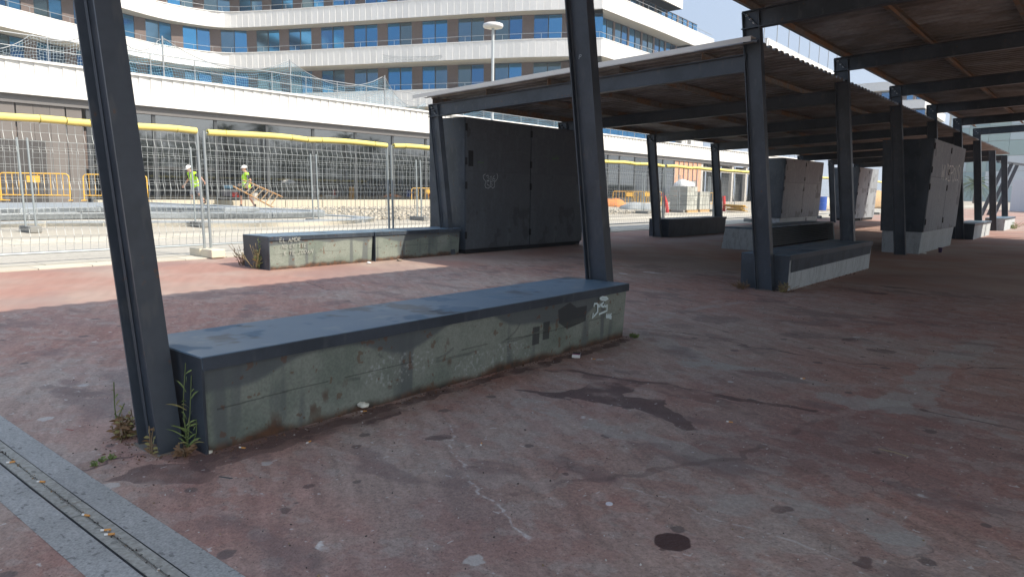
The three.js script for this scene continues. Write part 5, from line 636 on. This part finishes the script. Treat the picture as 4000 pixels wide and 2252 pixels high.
// the carrier's frame: +z is where he walks; in the picture that is to the left
const facing = (dx, dz) => Math.atan2(dx, dz), camRight = V(rX.x, 0, rZ.x).normalize(), camFwd = V(rX.z, 0, rZ.z).normalize();
{ const p = atDepth(962, 30.4), y = 0.285; p.y = y + 0.0; const dir = camRight.clone().multiplyScalar(-0.86).addScaledVector(camFwd, -0.5);
  worker('worker in white helmet and green vest carrying a wooden ladder', p, facing(dir.x, dir.z), { pelvis: [0, 0.98, 0], chest: [0, 1.30, 0.02], chestFront: [0, 1.30, 0.3], neck: [0, 1.51, 0.03], head: [0, 1.585, 0.055], face: [0.02, 1.57, 0.3], crown: [0, 1.8, 0.03], shL: [0.185, 1.43, 0.01], shR: [-0.185, 1.43, 0.01], elL: [0.25, 1.17, -0.12], elR: [-0.23, 1.17, -0.05], wrL: [0.26, 0.94, 0.0], wrR: [-0.22, 1.0, 0.2], hipL: [0.1, 0.93, 0], hipR: [-0.1, 0.93, 0], kneeL: [0.1, 0.52, -0.06], kneeR: [-0.1, 0.53, 0.2], ankL: [0.11, 0.095, -0.30], ankR: [-0.1, 0.09, 0.22], toeL: [0.12, 0.04, -0.15], toeR: [-0.1, 0.045, 0.38] }, std(C(0.025, 0.025, 0.03), 0.85), { L: { n: [-1, 0, 0.1], curl: 0.9 }, R: { n: [1, 0, 0.1], curl: 0.9 } });
  // ladder under his left arm, nose down behind him
  const L = thing('wooden_ladder', "wooden ladder carried slantwise at a worker's hip", 'ladder'), wood = std(C(0.42, 0.24, 0.10), 0.75), c0 = atDepth(1000, 30.1), R = camRight, N = camFwd, at = (a, b, h) => V(c0.x + R.x * a + N.x * b, h, c0.z + R.z * a + N.z * b);
  for (const off of [0, 1]) { const a0 = off ? at(-0.12, 0.0, 1.30) : at(-0.95, -0.05, 1.20), a1 = off ? at(1.08, 0.02, 0.78) : at(0.78, -0.05, 0.30); part('rail', bar(a0, a1, 0.035, 0.065), wood, L); }
  for (let i = 0; i < 7; i++) { const t = (i + 0.4) / 7.2, lowP = at(-0.95, -0.05, 1.20).lerp(at(0.78, -0.05, 0.30), 0.12 + 0.86 * t), upP = at(-0.55, 0.0, 1.46).lerp(at(1.08, 0.02, 0.78), 0.12 + 0.86 * t); part('rung', bar(lowP, upP, 0.03, 0.03), std(C(0.52, 0.36, 0.20), 0.75), L); }
  part('rail', bar(at(-0.55, 0.0, 1.46), at(-0.12, 0.0, 1.302), 0.033, 0.063), wood, L); }
{ const p = atDepth(762, 30.0); p.y = 0.40; const dir = camRight.clone().multiplyScalar(-0.55).addScaledVector(camFwd, -0.83);
  worker('worker in white helmet and green vest striding with arms spread', p, facing(dir.x, dir.z), { pelvis: [0, 0.86, -0.02], chest: [0.0, 1.17, 0.10], chestFront: [0, 1.12, 0.4], neck: [0.02, 1.37, 0.19], head: [0.03, 1.43, 0.24], face: [-0.02, 1.33, 0.46], crown: [0.03, 1.64, 0.32], shL: [0.18, 1.29, 0.13], shR: [-0.18, 1.29, 0.13], elL: [0.43, 1.12, 0.0], elR: [-0.33, 1.05, 0.10], wrL: [0.66, 0.97, 0.02], wrR: [-0.42, 0.82, 0.22], hipL: [0.1, 0.82, -0.02], hipR: [-0.1, 0.82, -0.02], kneeL: [0.27, 0.48, 0.02], kneeR: [-0.13, 0.43, 0.10], ankL: [0.47, 0.15, -0.10], ankR: [-0.08, 0.09, 0.02], toeL: [0.48, 0.06, 0.04], toeR: [-0.11, 0.045, 0.18] }, std(C(0.15, 0.15, 0.18), 0.85), { L: { n: [0, -0.6, 0.8], curl: 0.5 }, R: { n: [0.7, 0, 0.6], curl: 0.5 } }); }

// ---------------------------------------------------------------- weeds, litter and the trees added to darken the shopfront
function blade(base, tip, bend, w) { const pos = [], m = base.clone().lerp(tip, 0.5).add(bend), n = 6, side = new THREE.Vector3().crossVectors(tip.clone().sub(base), V(0.3, 0.2, 1)).normalize(); const P = (t) => base.clone().multiplyScalar((1 - t) * (1 - t)).addScaledVector(m, 2 * t * (1 - t)).addScaledVector(tip, t * t); for (let i = 0; i < n; i++) { const a = P(i / n), b = P((i + 1) / n), wa = w * Math.sin(Math.PI * (0.12 + 0.85 * i / n)), wb = w * Math.sin(Math.PI * (0.12 + 0.85 * (i + 1) / n)); const q = [a.clone().addScaledVector(side, wa), a.clone().addScaledVector(side, -wa), b.clone().addScaledVector(side, -wb), b.clone().addScaledVector(side, wb)]; for (const k of [0, 1, 2, 0, 2, 3]) pos.push(q[k].x, q[k].y, q[k].z); } const g = new THREE.BufferGeometry(); g.setAttribute('position', new THREE.Float32BufferAttribute(pos, 3)); g.computeVertexNormals(); g.setAttribute('uv', new THREE.Float32BufferAttribute(new Float32Array(pos.length / 3 * 2), 2)); return g; }
const leafMat = (c) => new THREE.MeshPhysicalMaterial({ color: c, roughness: 0.75, side: THREE.DoubleSide, transmission: 0.15, thickness: 0 });
const leafG = leafMat(C(0.17, 0.23, 0.065)), leafY = leafMat(C(0.27, 0.24, 0.09)), leafB = leafMat(C(0.20, 0.115, 0.055)), stemG = std(C(0.12, 0.16, 0.05), 0.8), stemB = std(C(0.20, 0.14, 0.08), 0.8);
function weed(label, p, h, n, spread, kinds, seed, opts = {}) { const r = rngOf(seed), W = thing('weed', label, 'plant'), stems = [], lv = kinds.map(() => []);
  for (let i = 0; i < n; i++) { const a = r() * 6.28, hh = h * (i === 0 ? 1 : 0.35 + 0.6 * r()), s = spread * (i === 0 ? 0.25 : r()), b = p.clone().add(V((r() - 0.5) * spread * 0.5, 0, (r() - 0.5) * spread * 0.5)), t = b.clone().add(V(Math.cos(a) * s, hh, Math.sin(a) * s)), m = b.clone().lerp(t, 0.5).add(V((r() - 0.5) * 0.03, 0.01, (r() - 0.5) * 0.03)); stems.push(tube([b, m, t], opts.stem || 0.0028, 4, 8));
    const k = opts.leaves || 9; for (let q = 0; q < k; q++) { const tt = 0.08 + 0.9 * q / k, o = b.clone().lerp(t, tt), an = r() * 6.28, L = (opts.leaf || 0.07) * (0.5 + r()) * (1.1 - 0.6 * tt); lv[r() * kinds.length | 0].push(blade(o, o.clone().add(V(Math.cos(an) * L, L * (0.15 + 0.7 * r()) - (opts.droop || 0) * L, Math.sin(an) * L)), V(0, L * 0.25, 0), (opts.wide || 0.007) * (0.7 + 0.6 * r()))); } }
  part('stem', stems, opts.stemM || stemG, W); lv.forEach((g, i) => { if (g.length) asStuff(part('leaves', g, kinds[i], W)); }); return W; }
const G0 = (px, py) => onGround(px, py);
weed('tall green weed growing between the leaning column and the bench end', G0(735, 1772), 0.40, 4, 0.05, [leafG, leafG, leafG, leafY], 3, { leaves: 9, leaf: 0.07, wide: 0.0032, stem: 0.002 });
weed('dry brown basal leaves at the foot of the tall green weed', G0(728, 1785), 0.05, 6, 0.05, [leafB, leafB], 4, { leaves: 5, leaf: 0.05, wide: 0.008, droop: 0.3, stemM: stemB });
weed('withered curled weed beside the foot of the leaning column', G0(485, 1712), 0.13, 16, 0.09, [leafB, leafY, leafB], 5, { leaves: 8, leaf: 0.045, wide: 0.006, stemM: stemB, droop: 0.4 });
weed('thin yellow-green sprig above the withered weed', G0(468, 1690), 0.24, 3, 0.06, [leafY, leafG], 6, { leaves: 6, leaf: 0.04, wide: 0.004 });
weed('small reddish sprig before the leaning column', G0(592, 1775), 0.13, 3, 0.02, [leafB, leafY], 7, { leaves: 7, leaf: 0.03, wide: 0.005, stemM: stemB });
weed('dry straw tuft at the near end of the sunny bench', G0(1000, 1048), 0.34, 22, 0.18, [leafY, leafB], 8, { leaves: 3, leaf: 0.06, wide: 0.004, stemM: std(C(0.36, 0.29, 0.15), 0.8), stem: 0.0035 });
weed('brown bush of dry stalks at the back corner of the sunny bench', G0(955, 1034), 0.36, 30, 0.22, [leafB], 9, { leaves: 3, leaf: 0.05, wide: 0.004, stemM: stemB, stem: 0.003 });
weed('green climbing weed against the end of the sunny bench', G0(1012, 1050), 0.42, 2, 0.03, [leafG, leafY], 10, { leaves: 12, leaf: 0.07, wide: 0.007 });
weed('dry grass tuft at the foot of the grey concrete bench', G0(3060, 1142), 0.13, 22, 0.16, [leafB, leafY], 11, { leaves: 3, leaf: 0.05, wide: 0.004, stemM: stemB });
weed('dry grass tuft behind the column of the grey bench', G0(2905, 1128), 0.12, 18, 0.2, [leafB], 12, { leaves: 3, leaf: 0.05, wide: 0.004, stemM: stemB });
weed('low green moss tuft at the far corner of the tagged bench', G0(2475, 1318), 0.035, 16, 0.07, [leafG], 13, { leaves: 5, leaf: 0.02, wide: 0.004 });
weed('pale grass along the far concrete bench', V(-2.8, 0, -33), 0.3, 26, 0.5, [leafY, leafG], 14, { leaves: 3, leaf: 0.1, wide: 0.008 });
for (const [x, y, k] of [[365, 1822, 0], [400, 1806, 1], [435, 1795, 2]]) weed(`tiny sprout in the paving crack, ${['by the drain strip', 'midway to the column', 'next to the column stain'][k]}`, G0(x, y), 0.025, 4, 0.02, [leafG], 30 + k, { leaves: 4, leaf: 0.015, wide: 0.004, stem: 0.001 });
// crumbled rust and dirt along the bench foot (uncountable)
{ const r = rngOf(71), n = 900, I = new THREE.InstancedMesh(new THREE.IcosahedronGeometry(0.007, 0), std(C(1, 1, 1), 0.95), n), m = new THREE.Matrix4(), q = new THREE.Quaternion(), col = new THREE.Color(); for (let i = 0; i < n; i++) { const t = r(), far = i % 5 === 0; let x = -2.925 + Math.abs(r() + r() - 1) * 0.10, z = far ? -8.75 - t * 3.8 : -1.46 - t * 3.5; if (i % 6 === 1) { const a = r() * 6.28, q2 = 0.12 + 0.16 * r() * r(); x = -3.165 + Math.cos(a) * q2; z = -1.385 + Math.abs(Math.sin(a)) * q2; } q.setFromEuler(new THREE.Euler(r() * 6, r() * 6, r() * 6)); const s = 0.25 + r() * r() * 1.1; m.compose(V(x, groundY(x) + 0.0015, z), q, V(s * 1.5, s * 0.5, s * 1.2)); I.setMatrixAt(i, m); const k = r(); col.setRGB(0.05 + 0.14 * k, 0.035 + 0.065 * k, 0.028 + 0.03 * k); I.setColorAt(i, col); } I.name = 'rust_crumbs'; I.userData = { kind: 'stuff', label: 'dark crumbled rust and dirt along the foot of the benches', category: 'dirt' }; shadowed(I); scene.add(I); }
// loose grit and dry leaf crumbs over the near paving (uncountable)
{ const r = rngOf(83), n = 2600, I = new THREE.InstancedMesh(new THREE.IcosahedronGeometry(0.003, 0), std(C(1, 1, 1), 0.95), n), m = new THREE.Matrix4(), q = new THREE.Quaternion(), col = new THREE.Color(); for (let i = 0; i < n; i++) { let x = -4.6 + 6 * r(), z = -1.1 - 7 * Math.pow(r(), 1.4); let dy = 0; if (i % 7 === 0) { z = -0.898 + (r() - 0.5) * 0.018; dy = 0.008; } else if (x > -3.52 && x < -2.88 && z < -1.4 && z > -5.1) x += 0.7; q.setFromEuler(new THREE.Euler(r() * 6, r() * 6, r() * 6)); const s = 0.3 + r() * r() * 1.5; m.compose(V(x, groundY(x) + 0.004 + dy, z), q, V(s * 1.4, s * 0.6, s)); I.setMatrixAt(i, m); const k = r(); k > 0.8 ? col.setRGB(0.5, 0.48, 0.45) : k > 0.55 ? col.setRGB(0.24, 0.17, 0.10) : col.setRGB(0.06, 0.05, 0.045); I.setColorAt(i, col); } I.name = 'grit'; I.userData = { kind: 'stuff', label: 'fine loose grit and leaf crumbs on the red paving', category: 'grit' }; shadowed(I); scene.add(I); }
// cigarette ends and scraps
const filter = std(C(0.62, 0.30, 0.09), 0.8), paper = std(C(0.72, 0.71, 0.68), 0.8);
[[495, 1706, 0.2], [48, 1817, 1.2], [165, 1895, 0.6], [420, 2085, 0.9], [435, 2102, 0.9], [950, 1752, 0.4], [1208, 1728, 1.9], [1255, 1577, 0.3], [1424, 1608, 1.1], [1880, 1736, 2.2], [340, 2028, 0.4], [2855, 1651, 0.2], [3140, 1480, 0.9], [2320, 1404, 0.1]].forEach(([x, y, a], i) => { const p = G0(x, y), onDrain = p.z > -0.95, B = thing('cigarette_end', 'stubbed cigarette end lying on the paving', 'cigarette end', 'cigarette ends on the paving'), put = (g) => g.rotateZ(Math.PI / 2).rotateY(a).translate(p.x, p.y + (onDrain ? 0.0155 : 0.0045), p.z); part('filter', put(new THREE.CylinderGeometry(0.004, 0.004, 0.02, 8)), filter, B); part('paper', put(new THREE.CylinderGeometry(0.0041, 0.0038, 0.011, 8).translate(0, 0.0156, 0)), paper, B); });
{ const p = G0(2252, 1393), K = thing('cigarette_pack', 'small white and black cigarette pack by the tagged bench', 'cigarette pack'); const put = (g) => g.rotateY(0.5).translate(p.x, p.y + 0.001, p.z); part('carton', put(rbox(-0.028, 0.028, 0, 0.022, -0.044, 0.044, 0.002)), paper, K); part('print', put(box(-0.0265, 0.0265, 0.0222, 0.0232, -0.04, 0.012)), std(C(0.02, 0.02, 0.03), 0.5), K); part('print', put(box(0.0282, 0.029, 0.002, 0.02, -0.043, 0.012)), std(C(0.03, 0.02, 0.05), 0.5), K); part('print', put(box(-0.0265, 0.0265, 0.0222, 0.0230, 0.014, 0.03)), std(C(0.35, 0.03, 0.2), 0.5), K); }
{ const p = G0(3667, 985), K = thing('paper_cup', 'dark purple paper cup standing by the WIDEPOUSI locker', 'cup'); p.x += 0.03; part('cup', new THREE.LatheGeometry([[0.001, 0], [0.03, 0], [0.042, 0.11], [0.044, 0.11]].map(([a, b]) => new THREE.Vector2(a, b)), 16).translate(p.x, p.y, p.z), std(C(0.05, 0.025, 0.07), 0.5), K); part('rim', new THREE.TorusGeometry(0.043, 0.003, 5, 16).rotateX(Math.PI / 2).translate(p.x, p.y + 0.11, p.z), paper, K); }
function scrap(name, label, p, s, mat, seed) { const g = new THREE.IcosahedronGeometry(s, 2), pp = g.attributes.position; for (let i = 0; i < pp.count; i++) { const v = V().fromBufferAttribute(pp, i), k = 0.55 + 0.9 * fbm(v.x / s * 1.7 + seed, v.y / s * 1.7 + v.z / s, 3); pp.setXYZ(i, v.x * k * 1.3, Math.max(-s * 0.3, v.y * k * 0.55), v.z * k); } g.computeVertexNormals(); g.translate(p.x, p.y + s * 0.3, p.z); single(name, g, mat, label, 'litter'); }
const scrapPaper = std(C(0.70, 0.68, 0.58), 0.85);
scrap('paper_scrap', 'crumpled cream paper stuck in a rust hole of the bench', V(-2.905, 0.03, onX(1420, 1595, -2.9).z), 0.028, scrapPaper, 1); scrap('paper_scrap', 'crumpled pale scrap at the near corner of the tagged bench', G0(815, 1770), 0.016, scrapPaper, 2);
scrap('tissue', 'white tissue crumpled on the seat of the sunny bench', V(-8.75, groundY(-8.7) + BH, onX(1733, 878, -8.75).z), 0.045, paper, 3); scrap('tissue', 'smaller white tissue beside the crumpled one on the seat', V(-8.7, groundY(-8.7) + BH, onX(1746, 880, -8.7).z), 0.025, paper, 4);
scrap('paper_scrap', 'white scrap under the seam of the sunny bench', G0(1440, 1028), 0.03, paper, 5); scrap('paper_scrap', 'dark scrap below the half of the sunny bench nearer the locker', G0(1560, 1018), 0.035, std(C(0.25, 0.2, 0.16), 0.9), 6); scrap('paper_scrap', 'white scrap at the foot of the WIDEPOUSI locker', G0(3610, 990), 0.035, paper, 8);
single('bottle_cap', new THREE.CylinderGeometry(0.013, 0.014, 0.005, 16).translate(G0(2380, 1971).x, 0.004, G0(2380, 1971).z), std(C(0.6, 0.58, 0.62), 0.4), 'small pale bottle cap lying on the red paving', 'bottle cap');
{ const a = G0(3432, 1755), b = G0(3550, 1786); single('twig', [tube([a.clone().setY(0.004), a.clone().lerp(b, 0.5).setY(0.007), b.clone().setY(0.004)], 0.0018, 4, 8)], std(C(0.42, 0.33, 0.19), 0.8), 'thin dry twig lying alone on the red paving', 'twig'); }
for (const [x, y, w, l] of [[880, 1867, 0.02, 'dark flat strip of rubber near the drain'], [270, 1680, 0.014, 'red sliver of plastic beside the drain strip']]) { const p = G0(x, y); single('plastic_sliver', rbox(-w * 1.6, w * 1.6, 0.001, 0.004, -w * 0.25, w * 0.25, 0.001).rotateY(0.4).translate(p.x, p.y, p.z), std(l[0] === 'd' ? C(0.06, 0.065, 0.065) : C(0.25, 0.04, 0.03), 0.7), l, 'litter'); }
// unseen trees and hedge, added so the shopfront glass mirrors dark; palms beside them
const foliage = leafMat(C(0.055, 0.085, 0.03)), bark = std(C(0.12, 0.09, 0.065), 0.9), frondM = leafMat(C(0.06, 0.10, 0.035));
function tree(label, x, z, h, rad, seed) { const r = rngOf(seed), T = thing('tree', label, 'tree', 'unseen trees added to darken the shopfront glass'); part('trunk', [new THREE.CylinderGeometry(0.14, 0.24, h * 0.5, 8).translate(x, h * 0.25, z), ...[0, 1, 2, 3].map((k) => rod(V(x, h * 0.42, z), V(x + Math.cos(k * 1.6) * rad * 0.6, h * 0.72, z + Math.sin(k * 1.6) * rad * 0.6), 0.07, 5))], bark, T); const pos = []; for (let i = 0; i < 2600; i++) { const a = r() * 6.28, e = Math.acos(2 * r() - 1), q = Math.pow(r(), 0.45), lump = 0.75 + 0.5 * noise(a * 2 + seed, e * 2), c = V(x + Math.sin(e) * Math.cos(a) * rad * q * lump, h * 0.62 + Math.cos(e) * h * 0.4 * q * lump, z + Math.sin(e) * Math.sin(a) * rad * q * lump), s = 0.16 + 0.2 * r(), u = V(r() - 0.5, r() - 0.5, r() - 0.5).normalize().multiplyScalar(s), w = V(r() - 0.5, r() - 0.5, r() - 0.5).normalize().multiplyScalar(s * 0.6); for (const v of [c.clone().sub(u), c.clone().add(w), c.clone().add(u)]) pos.push(v.x, v.y, v.z); } const g = new THREE.BufferGeometry(); g.setAttribute('position', new THREE.Float32BufferAttribute(pos, 3)); g.computeVertexNormals(); g.setAttribute('uv', new THREE.Float32BufferAttribute(new Float32Array(pos.length / 3 * 2), 2)); asStuff(part('crown', g, foliage, T)); }
function palm(label, x, z, h, seed, group, y0 = 0) { const r = rngOf(seed), T = thing('palm_tree', label, 'palm', group); part('trunk', [tube([V(x, y0, z), V(x + 0.1, y0 + h * 0.5, z), V(x, y0 + h, z + 0.1)], 0.2, 8, 12)], bark, T); for (let i = 0; i < 30; i++) { const a = i * 2.4, el = 1.2 - 1.9 * (i / 30), L = 2.4 + 0.6 * r(), gs = [], o = V(x, y0 + h, z), pt = (t) => V(o.x + Math.cos(a) * L * t * Math.cos(el * (1 - 0.3 * t)), o.y + L * t * Math.sin(el) - 0.9 * L * t * t * 0.55, o.z + Math.sin(a) * L * t * Math.cos(el * (1 - 0.3 * t))); for (let k = 2; k < 16; k++) { const t = k / 16, c = pt(t), l = 0.5 * Math.sin(Math.PI * (0.15 + 0.8 * t)); for (const s of [-1, 1]) gs.push(blade(c, c.clone().add(V(-Math.sin(a) * s * l, -0.15 * l, Math.cos(a) * s * l)).addScaledVector(V(Math.cos(a), 0, Math.sin(a)), l * 0.4), V(0, 0.04, 0), 0.035)); } gs.push(tube([pt(0), pt(0.35), pt(0.7), pt(1)], 0.018, 4, 8)); part('frond', gs, frondM, T); } }
{ for (let i = 0; i < 16; i++) tree('dense evergreen tree added out of view to darken the mirroring shopfront glass', 26 + (i % 3), -20 - i * 7.2, 7.6 + (i * 37 % 10) * 0.14, 4.0, 300 + i);
  const r = rngOf(401), H = thing('hedge', 'long dark hedge added out of view under the trees to darken the shopfront glass', 'hedge'), pos = []; for (let i = 0; i < 16000; i++) { const c = V(24.2 + 1.6 * r(), 3.0 * Math.sqrt(r()), -14 - 150 * r()), s = 0.16 + 0.2 * r(), u = V(r() - 0.5, r() - 0.5, r() - 0.5).normalize().multiplyScalar(s), w = V(r() - 0.5, r() - 0.5, r() - 0.5).normalize().multiplyScalar(s * 0.8); for (const v of [c.clone().sub(u), c.clone().add(w), c.clone().add(u)]) pos.push(v.x, v.y, v.z); } const g = new THREE.BufferGeometry(); g.setAttribute('position', new THREE.Float32BufferAttribute(pos, 3)); g.computeVertexNormals(); g.setAttribute('uv', new THREE.Float32BufferAttribute(new Float32Array(pos.length / 3 * 2), 2)); asStuff(part('foliage', g, foliage, H)); part('inner_branches', planar(box(24.7, 25.3, 0, 2.5, -14, -164)), bark, H);  // unseen hedge added so the lower panes mirror something dark
  for (const [z, h, k] of [[-52, 8.6, 51], [-57.5, 9.4, 52], [-72, 8.8, 53], [-77, 8.2, 54]]) palm('tall palm rising between the trees on the sunny side', 23.5, z, h, k, 'palms on the sea side');
  const f = atDepth(3806, 120); palm('sunlit palm glimpsed past the far pergola columns', f.x, f.z, 3.2, 55, undefined, 0.2); }
{ // small white tag on the second column, written on its web
  const z = FZ(1) + 0.075 + 0.03; const p = onZ(2262, 232, z), w = thing('paint_tag', 'tiny white scribble on the leaning column at the far end of the tagged bench', 'graffiti'); part('stroke', strokes(writing('P', 0, 0, 0.035, 0.1, 2), 0.004, (u, v) => V(p.x + u, p.y + v, FZ(1) + LEANZ * (p.y + v) + 0.0065), V(0, 0, 1)), paint('#b8c0c4'), w); }

// thin summer haze over the site
scene.fog = new THREE.FogExp2(new THREE.Color(0.80, 0.87, 0.95), 0.0009);

renderer.render(scene, camera);
